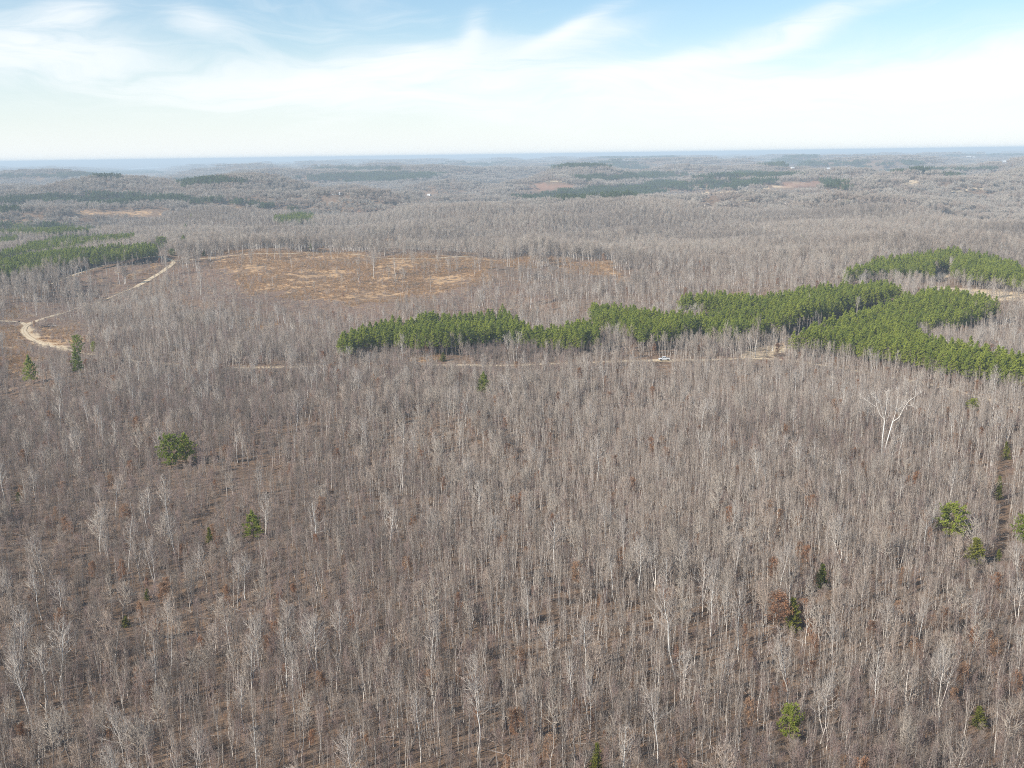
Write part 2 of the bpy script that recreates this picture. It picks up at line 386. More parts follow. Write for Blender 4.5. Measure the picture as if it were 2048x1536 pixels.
def terrain_shader(T):
    pos = T.add('ShaderNodeNewGeometry').outputs['Position']
    def at(n): return T.add('ShaderNodeAttribute', attribute_name=n).outputs['Fac']
    n_big = T.noise(pos, 0.02, 4); n_mid = T.noise(pos, 0.12, 5, 0.6); n_fine = T.noise(pos, 1.1, 4, 0.7); n_tiny = T.noise(pos, 4.5, 3, 0.7)
    lit = T.mix(T.ramp(n_mid, 0.3, 0.7), (0.150, 0.100, 0.068), (0.240, 0.160, 0.105))
    lit = T.mix(T.ramp(n_fine, 0.42, 0.68, 0, 0.85), lit, (0.31, 0.205, 0.130))
    lit = T.mix(T.ramp(T.noise(pos, 0.55, 4, 0.7), 0.50, 0.64, 0, 0.75), lit, (0.085, 0.062, 0.048))
    lit = T.mix(T.ramp(n_tiny, 0.52, 0.68, 0, 0.8), lit, (0.085, 0.060, 0.045))
    lit = T.mix(T.ramp(n_big, 0.45, 0.7, 0, 0.4), lit, (0.150, 0.118, 0.095))
    straw = T.mix(T.ramp(n_fine, 0.35, 0.7), (0.42, 0.262, 0.135), (0.55, 0.372, 0.208))
    straw = T.mix(T.ramp(n_tiny, 0.45, 0.75, 0, 0.5), straw, (0.26, 0.165, 0.085))
    brush = T.mix(T.ramp(n_fine, 0.35, 0.7), (0.155, 0.100, 0.075), (0.255, 0.175, 0.120))
    brush = T.mix(T.ramp(n_mid, 0.52, 0.68, 0, 0.6), brush, (0.36, 0.245, 0.135))
    col = T.mix(at('brush'), lit, brush)
    fmask = T.math('MULTIPLY', at('field'), T.ramp(T.math('ADD', T.math('MULTIPLY', n_mid, 0.7), T.math('MULTIPLY', n_big, 0.3)), 0.44, 0.59, 0.05, 1.0))
    col = T.mix(fmask, col, straw)
    dirt = T.mix(T.ramp(n_fine, 0.3, 0.7), (0.50, 0.375, 0.235), (0.62, 0.49, 0.33))
    col = T.mix(T.math('MULTIPLY', at('dirt'), T.ramp(n_mid, 0.25, 0.5, 0.45, 1.0)), col, dirt)
    col = T.mix(at('redcut'), col, (0.30, 0.17, 0.115))
    # country beyond the built woods: the ground stands for a closed winter canopy and pine blocks
    f1 = T.noise(pos, 0.0045, 6, 0.65); f2 = T.noise(pos, 0.02, 5, 0.7)
    far = T.mix(T.ramp(f2, 0.35, 0.68), (0.165, 0.145, 0.135), (0.30, 0.265, 0.245))
    far = T.mix(T.ramp(f1, 0.4, 0.66, 0, 0.5), far, (0.20, 0.17, 0.15))
    col = T.mix(at('far'), col, far)
    col = T.mix(at('evergreen'), col, T.mix(f2, (0.028, 0.050, 0.028), (0.055, 0.080, 0.040)))
    bump = T.add('ShaderNodeBump'); bump.inputs['Strength'].default_value = 0.5; bump.inputs['Distance'].default_value = 0.35
    T.l.new(n_fine, bump.inputs['Height'])
    return principled(T, col, 0.95, 0.05, 0, bump.outputs[0])
M_GROUND = mat('forest_floor', terrain_shader)

def road_shader(T):
    uv = T.add('ShaderNodeUVMap', uv_map='UVMap').outputs[0]
    sep = T.add('ShaderNodeSeparateXYZ'); T.l.new(uv, sep.inputs[0])
    pos = T.add('ShaderNodeNewGeometry').outputs['Position']
    n1 = T.noise(pos, 0.35, 4); n2 = T.noise(pos, 2.2, 4, 0.7)
    c = T.mix(n1, (0.50, 0.385, 0.245), (0.66, 0.545, 0.385))
    c = T.mix(T.ramp(n2, 0.4, 0.75, 0, 0.5), c, (0.72, 0.62, 0.47))
    d = T.math('ABSOLUTE', T.math('SUBTRACT', T.math('ABSOLUTE', T.math('SUBTRACT', sep.outputs[0], 0.5)), 0.2))
    c = T.mix(T.ramp(d, 0.07, 0.14, 0.0, 0.55), c, (0.42, 0.31, 0.18))          # wheel tracks paler than crown and verges
    e = T.math('ADD', T.math('ABSOLUTE', T.math('SUBTRACT', sep.outputs[0], 0.5)), T.math('MULTIPLY', T.math('SUBTRACT', n1, 0.5), 0.25))
    c = T.mix(T.ramp(e, 0.40, 0.50, 0, 0.9), c, (0.29, 0.20, 0.12))
    return principled(T, c, 0.95, 0.05)
M_ROAD = mat('packed_tan_dirt', road_shader)
M_WATER = mat('lake_water', lambda T: principled(T, (0.16, 0.20, 0.24), 0.06, 0.9))

# ------------------------------------------------------------------ terrain
def build_terrain():
    az = np.concatenate([np.radians(np.arange(-180, -36, 6.0)), np.radians(np.arange(-36, 36.01, 0.15)), np.radians(np.arange(42, 180, 6.0))])
    rr = [25.0]
    while rr[-1] < 52000: rr.append(rr[-1] * (1.02 if rr[-1] < 400 else 1.0085 if rr[-1] < 5000 else 1.015))
    rr = np.array(rr); na, nr = len(az), len(rr)
    A, Rr = np.meshgrid(az, rr)
    X = (Rr * np.sin(A)).ravel(); Y = (Rr * np.cos(A)).ravel(); Z = height(X, Y)
    px, py = project(X, Y, Z); front = (np.abs(np.arctan2(X, Y)) < math.radians(50))
    r = np.hypot(X, Y)
    lake = inside([(x + dx, y + dy) for (x, y), (dx, dy) in zip(LAKE_PX, [(-6, 1), (0, -1), (-2, -1), (6, -1), (6, 1), (2, 1.5), (-4, 1.5)])], px, py) & front & (r > 7000)
    Z = np.where(lake, Z - 8, Z)
    i = np.arange(nr - 1)[:, None]; j = np.arange(na)[None, :]; j2 = (j + 1) % na
    F = np.stack([i * na + j, i * na + j2, (i + 1) * na + j2, (i + 1) * na + j], -1).reshape(-1, 4)[:, ::-1]
    V = np.stack([X, Y, Z], 1)
    V = np.concatenate([V, [[0, 0, float(height(0, 0))]]])
    c = len(V) - 1
    me = bpy.data.meshes.new('ground')
    tri = [(c, (k + 1) % na, k) for k in range(na)]
    nq = len(F)
    me.vertices.add(len(V)); me.vertices.foreach_set('co', V.astype(np.float32).ravel())
    loops = np.concatenate([F.ravel(), np.array(tri).ravel()]).astype(np.int32)
    me.loops.add(len(loops)); me.loops.foreach_set('vertex_index', loops)
    me.polygons.add(nq + na)
    me.polygons.foreach_set('loop_start', np.concatenate([np.arange(nq) * 4, nq * 4 + np.arange(na) * 3]).astype(np.int32))
    me.update(calc_edges=True)
    me.polygons.foreach_set('use_smooth', np.ones(nq + na, bool))
    def attr(n, v):
        a = me.attributes.new(n, 'FLOAT', 'POINT'); a.data.foreach_set('value', np.append(v, 0).astype(np.float32))
    mid = front & (r > 200)
    qx, qy = ragged(X, Y, px, py)
    attr('field', (inside_any(FIELD, qx, qy) & mid).astype(float))
    attr('brush', (inside_any(BRUSH, qx, qy) & mid).astype(float))
    attr('dirt', (inside_any(DIRT, *ragged(X, Y, px, py, 2.5)) & mid).astype(float))
    attr('redcut', 0.8 * (inside_any(REDCUT, px, py) & mid))
    attr('far', sstep(11000, 15000, r))
    pn = waves(WV_PINE, X, Y)
    ev = (inside_any(FARPINE, px, py + 1) & front & (r > 9000)) * 1.0
    attr('evergreen', np.maximum(ev, sstep(1.25, 1.5, pn) * sstep(12000, 15500, r)))
    me.materials.append(M_GROUND)
    o = new_obj('ground', me); o['kind'] = 'structure'
build_terrain()

def ribbon(name, Q, w, lift=0.10, parts=4):
    d = np.gradient(Q[:, :2], axis=0); d /= np.linalg.norm(d, axis=1)[:, None] + 1e-9
    nrm = np.stack([-d[:, 1], d[:, 0]], 1)
    s = np.concatenate([[0], np.cumsum(np.linalg.norm(np.diff(Q[:, :2], axis=0), axis=1))])
    wob = w * (1 + 0.10 * np.sin(s * 0.11) + 0.07 * np.sin(s * 0.37 + 1))
    V = []; UV = []
    for k in range(parts + 1):
        t = k / parts
        p = Q[:, :2] + nrm * ((t - 0.5) * wob)[:, None]
        z = height(p[:, 0], p[:, 1]) + lift + (0.04 if 0 < k < parts else 0)
        V.append(np.column_stack([p, z])); UV.append(np.column_stack([np.full(len(s), t), s / 10]))
    V = np.stack(V, 1); UV = np.stack(UV, 1); n = len(Q); k1 = parts + 1
    i = np.arange(n - 1)[:, None]; j = np.arange(parts)[None, :]
    F = np.stack([i * k1 + j, (i + 1) * k1 + j, (i + 1) * k1 + j + 1, i * k1 + j + 1], -1).reshape(-1, 4)
    me = new_mesh(name, V.reshape(-1, 3), F[:, ::-1], [M_ROAD], smooth=True)
    uvl = me.uv_layers.new(name='UVMap'); uvl.data.foreach_set('uv', UV.reshape(-1, 2)[F[:, ::-1].ravel()].astype(np.float32).ravel())
    o = new_obj(name, me); o['kind'] = 'structure'
    return o
for k, (Q, w) in ROADP.items(): ribbon('dirt_road', Q, w, 0.10 if k in ('main', 'upper') else 0.16)
FARROADP = []
for line in FARROADS:
    P = np.array([ground(a, b) for a, b in line]); Q = []
    for i in range(len(P) - 1):
        for t in np.linspace(0, 1, 24, endpoint=False): Q.append(P[i] * (1 - t) + P[i + 1] * t)
    Q.append(P[-1]); Q = np.array(Q); FARROADP.append(Q)
    ribbon('gravel_road', Q, 8.0, 0.5)

LAKE = np.array([ground(a, b) for a, b in LAKE_PX]); LZ = float(np.median(LAKE[:, 2]))
def build_lake():
    P = []
    for a, b in LAKE_PX:
        d = FWD + RIGHT * (a - 1024) / FPX + UP * (768 - b) / FPX
        t = (LZ - CAM_H) / d[2]; P.append(CAMP + d * t)
    me = new_mesh('lake', np.array(P), [list(range(len(P)))], [M_WATER])
    o = new_obj('lake', me); o['kind'] = 'structure'
build_lake()

# ------------------------------------------------------------------ tree forms
class Buf:
    def __init__(s): s.v = []; s.f = []; s.n = 0
    def add(s, V, F):
        s.v.append(np.asarray(V, float)); s.f.append(np.asarray(F, int) + s.n); s.n += len(V)
    def tube(s, pts, rad, sides=4):
        pts = np.asarray(pts, float); n = len(pts)
        d = pts[-1] - pts[0]; d /= np.linalg.norm(d) + 1e-9
        a = np.cross(d, [0.3, 0.2, 1.0] if abs(d[2]) < 0.9 else [1.0, 0.1, 0]); a /= np.linalg.norm(a); b = np.cross(d, a)
        th = np.arange(sides) / sides * 2 * math.pi
        ring = np.cos(th)[:, None] * a + np.sin(th)[:, None] * b
        V = (pts[:, None, :] + ring[None] * np.asarray(rad)[:, None, None]).reshape(-1, 3)
        i = np.arange(n - 1)[:, None]; j = np.arange(sides)[None]; j2 = (j + 1) % sides
        q = np.stack([i * sides + j, i * sides + j2, (i + 1) * sides + j2, (i + 1) * sides + j], -1).reshape(-1, 4)
        s.add(V, np.concatenate([q[:, [0, 1, 2]], q[:, [0, 2, 3]]]))
    def spikes(s, B, Tp, r):
        """many three-sided tapering twigs at once"""
        B = np.asarray(B); Tp = np.asarray(Tp); N = len(B)
        if N == 0: return
        d = Tp - B; d /= np.linalg.norm(d, axis=1)[:, None] + 1e-9
        a = np.cross(d, np.where(np.abs(d[:, 2:3]) < 0.9, [[0.2, 0.1, 1.0]], [[1.0, 0.1, 0]])); a /= np.linalg.norm(a, axis=1)[:, None] + 1e-9
        b = np.cross(d, a); r = np.broadcast_to(np.asarray(r, float), (N,))[:, None]
        V = np.stack([B + a * r, B + (-0.5 * a + 0.87 * b) * r, B + (-0.5 * a - 0.87 * b) * r, Tp], 1).reshape(-1, 3)
        o = np.arange(N)[:, None, None] * 4; F = np.array([[0, 1, 3], [1, 2, 3], [2, 0, 3]])[None] + o
        s.add(V, F.reshape(-1, 3))
    def tris(s, P):
        P = np.asarray(P); N = len(P)
        if N == 0: return
        s.add(P.reshape(-1, 3), np.arange(N * 3).reshape(-1, 3))
    def get(s):
        return np.concatenate(s.v), np.concatenate(s.f)

def unit(v): return v / (np.linalg.norm(v, axis=-1, keepdims=True) + 1e-9)

def bare_form(seed, H, tr, f0, n1, Lmax, a_low, a_top, n2, n3, shape='oval', lean=0.0, fork=0, leaf=0, r2=0.022, r3=0.013, curve=0.55, wob=0.012):
    """a leafless tree: returns trunk (V,F), crown (V,F), leaves (V,F) or None"""
    g = np.random.default_rng(seed)
    trunk, crown, leaves = Buf(), Buf(), Buf()
    nT = 8
    tz = np.linspace(0, 1, nT)
    off = np.cumsum(g.normal(0, wob * H, (nT, 2)), 0); off -= off[0]
    la = g.uniform(0, 6.28)
    T = np.column_stack([off[:, 0] + lean * H * tz ** 1.3 * math.cos(la), off[:, 1] + lean * H * tz ** 1.3 * math.sin(la), tz * H])
    T[0, 2] = -0.6
    top_r = 0.16
    R = tr * (1 - (1 - top_r) * tz ** 0.9); R[0] *= 1.25
    stems = [(T, R)]
    trunk.tube(T, R, 5)
    for k in range(fork):                                    # a second leader from part-way up
        b = g.uniform(0.18, 0.45); i0 = b * (nT - 1)
        p0 = np.array([np.interp(b, tz, T[:, c]) for c in range(3)]); fa = g.uniform(0, 6.28)
        tt = np.linspace(0, 1, 6)
        sp = H * g.uniform(0.10, 0.2)
        S = np.column_stack([p0[0] + sp * np.cos(fa) * tt ** 0.75, p0[1] + sp * np.sin(fa) * tt ** 0.75, p0[2] + (H * g.uniform(0.85, 0.98) - p0[2]) * tt])
        RS = tr * (1 - b) * 0.85 * (1 - 0.9 * tt)
        trunk.tube(S, RS, 4); stems.append((S, RS))
    B2, D2, L2 = [], [], []
    for si, (S, RS) in enumerate(stems):
        ts = np.linspace(0, 1, len(S)); nn = n1 if si == 0 else max(6, n1 // 2)
        fs = f0 if si == 0 else 0.3
        for i in range(nn):
            t = (i + g.uniform(0, 1)) / nn; f = fs + (0.98 - fs) * t
            p = np.array([np.interp(f, ts, S[:, c]) for c in range(3)]); rr = np.interp(f, ts, RS)
            az = i * 2.39996 + g.uniform(-0.5, 0.5); ang = a_low + (a_top - a_low) * t + g.normal(0, 0.14)
            d = np.array([math.cos(az) * math.sin(ang), math.sin(az) * math.sin(ang), math.cos(ang)])
            if shape == 'oval': sh = 0.35 + 0.65 * math.sin(math.pi * min(1, 0.18 + 0.80 * t)) ** 0.8
            elif shape == 'cone': sh = 1.05 - 0.8 * t
            else: sh = 1.0 - 0.35 * t
            L = Lmax * sh * g.uniform(0.65, 1.2) * (1 if si == 0 else 0.8)
            up = np.array([0, 0, 1.0])
            d2 = unit(d + up * curve * g.uniform(0.4, 1.3) + g.normal(0, 0.22, 3)); d3 = unit(d2 + up * curve * 0.5 + g.normal(0, 0.25, 3))
            q1 = p + d * L * 0.38; q2 = q1 + d2 * L * 0.36; q3 = q2 + d3 * L * 0.32
            rb = min(rr * 0.62, 0.018 + L * 0.020)
            crown.tube([p, q1, q2, q3], [rb, rb * 0.72, rb * 0.45, rb * 0.16], 3)
            pts = np.stack([p, q1, q2, q3]); dirs = np.stack([d, d, d2, d3])
            m = max(2, int(round(n2 * (0.5 + 0.6 * sh))))
            for s_ in (np.arange(m) + g.uniform(0, 1, m)) / m:
                s_ = 0.22 + 0.78 * s_
                pp = np.array([np.interp(s_, [0, .38, .74, 1.0], pts[:, c]) for c in range(3)])
                dd = unit(np.array([np.interp(s_, [0, .38, .74, 1.0], dirs[:, c]) for c in range(3)]) * 0.9 + g.normal(0, 0.55, 3) + up * 0.35)
                B2.append(pp); D2.append(dd); L2.append(L * (0.50 - 0.24 * s_) * g.uniform(0.6, 1.25))
    B2 = np.array(B2); D2 = np.array(D2); L2 = np.array(L2)
    E2 = B2 + D2 * L2[:, None]
    crown.spikes(B2, E2, r2 * np.clip(L2 / 1.0, 0.6, 2.0))
    if n3:
        k = np.repeat(np.arange(len(B2)), n3); s_ = g.uniform(0.25, 1.0, len(k))
        B3 = B2[k] + D2[k] * (L2[k] * s_)[:, None]
        D3 = unit(D2[k] + g.normal(0, 0.55, (len(k), 3)) + np.array([0, 0, 0.3]))
        L3 = np.maximum(L2[k] * 0.55 * g.uniform(0.5, 1.2, len(k)), 0.25)
        E3 = B3 + D3 * L3[:, None]
        crown.spikes(B3, E3, r3)
    else:
        E3 = E2
    lv = None
    if leaf:
        c = E3[g.integers(0, len(E3), leaf)] + g.normal(0, 0.22, (leaf, 3))
        a = unit(g.normal(0, 1, (leaf, 3))) * 0.18; b = unit(g.normal(0, 1, (leaf, 3))) * 0.18
        leaves.tris(np.stack([c - a, c + a, c + b], 1)); lv = leaves.get()
    return trunk.get(), crown.get(), lv

def conifer_form(seed, H, tr, f0, width, nb, tufts, tl, k, style='pine'):
    """evergreen: trunk, boughs, and tufts of narrow needle blades spread along the boughs"""
    g = np.random.default_rng(seed)
    trunk, need = Buf(), Buf()
    tz = np.linspace(0, 1, 6); off = np.cumsum(g.normal(0, 0.008 * H, (6, 2)), 0); off -= off[0]
    T = np.column_stack([off, tz * H]); T[0, 2] = -0.6
    trunk.tube(T, tr * (1 - 0.9 * tz), 5)
    C, D = [], []
    for i in range(nb):
        t = (i + g.uniform(0, 1)) / nb; f = f0 + (0.985 - f0) * t
        p = np.array([np.interp(f, tz, T[:, c]) for c in range(3)])
        az = i * 2.39996 + g.uniform(-0.6, 0.6)
        if style == 'pine':
            prof = (0.55 + 0.45 * math.sin(math.pi * min(1, 0.25 + t * 0.6))) * (1 - t ** 1.9) + 0.05; el = -0.05 + 0.75 * t
        elif style == 'round':
            prof = math.sqrt(max(0.03, 1 - (2 * t - 0.9) ** 2 * 0.9)); el = -0.15 + 1.0 * t
        else:
            prof = 1.0 - 0.86 * t ** 1.2; el = 0.45 + 0.5 * t
        L = width * 0.5 * prof * g.uniform(0.7, 1.25)
        d = np.array([math.cos(az) * math.cos(el), math.sin(az) * math.cos(el), math.sin(el)])
        e = p + d * L; m = p + d * L * 0.55 - np.array([0, 0, 0.05 * L])
        trunk.tube([p, m, e], [0.012 + 0.018 * L, 0.01 + 0.008 * L, 0.008], 3)
        nt = max(2, int(tufts / nb * (0.35 + prof)))
        for s_ in g.uniform(0.25 if style != 'cedar' else 0.05, 1.04, nt) ** (0.55 if tufts < 300 else 0.85):
            C.append(p + (e - p) * s_ + g.normal(0, 0.10 * L + 0.06, 3) * [1, 1, 0.6]); D.append(d)
    for _ in range(max(3, tufts // 40)):
        C.append(T[-1] + g.normal(0, 0.18, 3) - [0, 0, g.uniform(0, 0.5)]); D.append(np.array([0, 0, 1.0]))
    C = np.array(C); D = np.array(D)
    K = np.repeat(np.arange(len(C)), k)
    dd = unit(D[K] * 0.45 + np.array([0, 0, 0.35]) + g.normal(0, 0.75, (len(K), 3)))
    ll = tl * g.uniform(0.6, 1.3, len(K))[:, None]
    side = unit(np.cross(dd, g.normal(0, 1, (len(K), 3)))) * ll * 0.27
    c0 = C[K] - dd * ll * 0.25; tip = C[K] + dd * ll * 0.75
    need.tris(np.stack([c0 + side * 0.7, c0 - side * 0.7, tip], 1))
    return trunk.get(), need.get()

def join(parts):
    V = []; F = []; M = []; n = 0
    for i, p in enumerate(parts):
        if p is None: continue
        V.append(p[0]); F.append(p[1] + n); M.append(np.full(len(p[1]), i)); n += len(p[0])
    return np.concatenate(V), np.concatenate(F), np.concatenate(M)

FORMS = {}
def register(name, parts, mats, H):
    """parts: list of (part name, (V,F)); keep part meshes for single trees and a joined mesh for the woods"""
    pm = []
    for (pn, vf), mt in zip(parts, mats):
        if vf is not None: pm.append((pn, new_mesh(name + '_' + pn, vf[0], vf[1], [mt])))
    V, F, M = join([vf for _, vf in parts])
    FORMS[name] = dict(parts=pm, mesh=new_mesh(name, V, F, mats, M), H=H)

def add_bare(name, mats, H, **kw):
    t, c, l = bare_form(H=H, **kw)
    register(name, [('trunk', t), ('crown', c), ('leaves', l)], [mats[0], mats[1], M_BROWNLEAF], H)

SAP, EMG, OAK, BRN, SHR = [], [], [], [], []
M_TWIG_WHITE = bark('whitish_limbs', (0.47, 0.42, 0.365), (0.36, 0.315, 0.275), (0.28, 0.235, 0.205))
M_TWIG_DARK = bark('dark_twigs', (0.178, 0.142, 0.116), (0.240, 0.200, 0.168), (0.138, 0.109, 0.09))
M_TWIG_TAN = bark('tan_twigs', (0.345, 0.275, 0.22), (0.405, 0.335, 0.28), (0.27, 0.205, 0.16))
for i in range(7):       # slender young trees of the cut-over stand
    nm = 'young_tree_%d' % i; SAP.append(nm)
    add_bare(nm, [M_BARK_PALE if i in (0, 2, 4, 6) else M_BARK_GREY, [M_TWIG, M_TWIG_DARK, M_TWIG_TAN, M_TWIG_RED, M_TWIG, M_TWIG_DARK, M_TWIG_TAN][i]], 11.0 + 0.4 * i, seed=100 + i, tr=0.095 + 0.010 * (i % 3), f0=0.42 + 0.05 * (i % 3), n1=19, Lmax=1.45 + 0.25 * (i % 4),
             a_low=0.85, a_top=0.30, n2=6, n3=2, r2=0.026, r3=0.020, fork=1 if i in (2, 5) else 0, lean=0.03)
for i in range(5):       # taller pale trees left standing
    nm = 'tall_pale_tree_%d' % i; EMG.append(nm)
    add_bare(nm, [M_BARK_WHITE if i % 2 == 0 else M_BARK_PALE, M_TWIG_WHITE], 17.0, seed=200 + i, tr=0.20, f0=0.38 + 0.04 * i, n1=26, Lmax=3.6 + 0.35 * i, a_low=1.0, a_top=0.32, n2=7, n3=2,
             fork=1 if i in (1, 3) else 0, lean=0.05, r2=0.034, r3=0.022)
for i in range(5):       # broad-crowned hardwoods
    nm = 'broad_tree_%d' % i; OAK.append(nm)
    add_bare(nm, [M_BARK_PALE if i in (0, 3) else M_BARK_GREY, [M_TWIG_DARK, M_TWIG_PALE, M_TWIG_PALE, M_TWIG, M_TWIG_TAN][i]], 16.0, seed=300 + i, tr=0.22, f0=0.36, n1=24, Lmax=4.4 + 0.3 * i, a_low=1.05, a_top=0.42, n2=8, n3=2,
             shape='spread' if i % 2 else 'oval', fork=i % 2, lean=0.04, r2=0.038, r3=0.026)
for i in range(3):       # small trees that kept brown leaves
    nm = 'brown_leaved_tree_%d' % i; BRN.append(nm)
    add_bare(nm, [M_BARK_GREY, M_TWIG_RED], 8.0, seed=400 + i, tr=0.08, f0=0.25, n1=16, Lmax=2.0, a_low=1.0, a_top=0.5, n2=5, n3=2, leaf=1500)
for i in range(3):       # multi-stemmed brush
    nm = 'brush_%d' % i; SHR.append(nm)
    add_bare(nm, [M_BARK_GREY, [M_TWIG, M_TWIG_RED, M_TWIG_TAN][i]], 3.0, seed=500 + i, tr=0.03, f0=0.05, n1=16, Lmax=1.7, a_low=1.0, a_top=0.4, n2=6, n3=2, fork=2, r2=0.020, r3=0.014)
PIN, PBIG, CED = [], [], []
for i in range(6):       # plantation pines
    nm = 'plantation_pine_%d' % i; PIN.append(nm)
    t, n = conifer_form(600 + i, 15.0, 0.13, 0.36 + 0.03 * (i % 3), 5.0 + 0.6 * (i % 2), 44, 210, 0.92, 7)
    register(nm, [('trunk', t), ('crown', n)], [M_BARK_PINE, M_NEEDLE], 15.0)
for i in range(3):       # single pines seen closer
    nm = 'lone_pine_%d' % i; PBIG.append(nm)
    t, n = conifer_form(700 + i, 10.0, 0.17, 0.16, 6.4, 54, 520, 0.62, 9, 'round' if i != 1 else 'pine')
    register(nm, [('trunk', t), ('crown', n)], [M_BARK_PINE, M_NEEDLE if i != 2 else M_NEEDLE_Y], 10.0)
for i in range(2):
    nm = 'cedar_%d' % i; CED.append(nm)
    t, n = conifer_form(800 + i, 7.0, 0.11, 0.05, 3.6, 60, 520, 0.42, 9, 'cedar')
    register(nm, [('trunk', t), ('crown', n)], [M_BARK_PINE, M_CEDAR], 7.0)

def far_clump(seed, n, span, H, cw, twl, tww, k, wood):
    """a patch of distant wood: n separate small trees"""
    g = np.random.default_rng(seed); a, b = Buf(), Buf()
    for i in range(n):
        x, y = g.uniform(-span / 2, span / 2, 2); h = H * g.uniform(0.7, 1.15)
        a.tube([[x, y, -3], [x + g.normal(0, .4), y + g.normal(0, .4), h * 0.75]], [0.22, 0.10], 3)
        if wood:
            u = unit(g.normal(0, 1, (k, 3))); rad = g.uniform(0.35, 1.0, k)[:, None]
            c = np.array([x, y, h * 0.68]) + u * rad * [cw / 2, cw / 2, h * 0.30]
            d = unit(u * [1, 1, 0.4] + [0, 0, 0.9] + g.normal(0, 0.35, (k, 3)))
            l = twl * g.uniform(0.6, 1.3, k)[:, None]; s = unit(np.cross(d, g.normal(0, 1, (k, 3)))) * tww
            b.tris(np.stack([c - d * l / 2 + s, c - d * l / 2 - s, c + d * l / 2], 1))
        else:
            t = g.uniform(0, 1, k); az = g.uniform(0, 6.28, k); rad = cw / 2 * (1 - 0.8 * t ** 1.5) * g.uniform(0.5, 1.05, k)
            c = np.stack([x + rad * np.cos(az), y + rad * np.sin(az), h * (0.35 + 0.62 * t)], 1)
            d = unit(np.stack([np.cos(az), np.sin(az), 0.5 + 0 * az], 1) + g.normal(0, 0.5, (k, 3)))
            l = twl * g.uniform(0.6, 1.3, k)[:, None]; s = unit(np.cross(d, g.normal(0, 1, (k, 3)))) * tww
            b.tris(np.stack([c - d * l / 2 + s, c - d * l / 2 - s, c + d * l / 2], 1))
    return a.get(), b.get()
FARW, FARP = [], []
for i in range(6):
    nm = 'wood_patch_%d' % i; FARW.append(nm)
    a, b = far_clump(900 + i, 16, 28, 13.5, 6.4, 2.2, 0.11, 190, True)
    register(nm, [('trunks', a), ('crowns', b)], [M_BARK_GREY, [M_TWIG_PALE, M_TWIG_TAN, M_TWIG_PALE][i % 3]], 13.5)
for i in range(4):
    nm = 'pine_patch_%d' % i; FARP.append(nm)
    a, b = far_clump(950 + i, 30, 28, 15, 5.0, 2.0, 0.45, 60, False)
    register(nm, [('trunks', a), ('crowns', b)], [M_BARK_PINE, M_NEEDLE_SHADED], 15)

def grass_tuft(seed):
    g = np.random.default_rng(seed); b = Buf(); n = 60
    c = np.column_stack([g.normal(0, 0.55, (n, 2)), np.zeros(n)]); d = unit(g.normal(0, 0.35, (n, 3)) + [0, 0, 1.0]); l = g.uniform(0.5, 1.1, n)[:, None]
    s = unit(np.cross(d, g.normal(0, 1, (n, 3)))) * 0.06
    b.tris(np.stack([c + s - [0, 0, .05], c - s - [0, 0, .05], c + d * l], 1)); return b.get()
GRS = []
for i in range(2):
    nm = 'grass_tuft_%d' % i; GRS.append(nm)
    register(nm, [('blades', grass_tuft(40 + i))], [M_GRASS], 1.0)

# ------------------------------------------------------------------ scattering
def scatter(name, forms, P, idx, rz, sc, label, cat, tilt=None):
    """one object that grows a wood: points with a form, a turn and a size each"""
    col = bpy.data.collections.new(name + '_forms')
    for k, f in enumerate(forms):
        o = bpy.data.objects.new('form_%02d_%s' % (k, name), FORMS[f]['mesh']); col.objects.link(o)
    me = bpy.data.meshes.new(name); n = len(P)
    me.vertices.add(n); me.vertices.foreach_set('co', P.astype(np.float32).ravel())
    a = me.attributes.new('form', 'INT', 'POINT'); a.data.foreach_set('value', idx.astype(np.int32))
    rot = np.zeros((n, 3)); rot[:, 2] = rz
    if tilt is not None: rot[:, :2] = tilt
    a = me.attributes.new('turn', 'FLOAT_VECTOR', 'POINT'); a.data.foreach_set('vector', rot.astype(np.float32).ravel())
    a = me.attributes.new('size', 'FLOAT_VECTOR', 'POINT'); a.data.foreach_set('vector', sc.astype(np.float32).ravel())
    me.update()
    o = new_obj(name, me)
    ng = bpy.data.node_groups.new(name, 'GeometryNodeTree')
    ng.interface.new_socket('Geometry', in_out='INPUT', socket_type='NodeSocketGeometry')
    ng.interface.new_socket('Geometry', in_out='OUTPUT', socket_type='NodeSocketGeometry')
    N = ng.nodes; L = ng.links
    gi = N.new('NodeGroupInput'); go = N.new('NodeGroupOutput')
    ci = N.new('GeometryNodeCollectionInfo'); ci.inputs['Collection'].default_value = col
    ci.inputs['Separate Children'].default_value = True; ci.inputs['Reset Children'].default_value = True
    ip = N.new('GeometryNodeInstanceOnPoints'); ip.inputs['Pick Instance'].default_value = True
    def na(nm, t):
        q = N.new('GeometryNodeInputNamedAttribute'); q.data_type = t; q.inputs['Name'].default_value = nm
        return [s for s in q.outputs if s.enabled and s.name == 'Attribute'][0]
    L.new(gi.outputs[0], ip.inputs['Points']); L.new(ci.outputs[0], ip.inputs['Instance'])
    L.new(na('form', 'INT'), ip.inputs['Instance Index']); L.new(na('turn', 'FLOAT_VECTOR'), ip.inputs['Rotation']); L.new(na('size', 'FLOAT_VECTOR'), ip.inputs['Scale'])
    L.new(ip.outputs[0], go.inputs[0])
    md = o.modifiers.new('woods', 'NODES'); md.node_group = ng
    return setp(o, label, cat, kind='stuff')

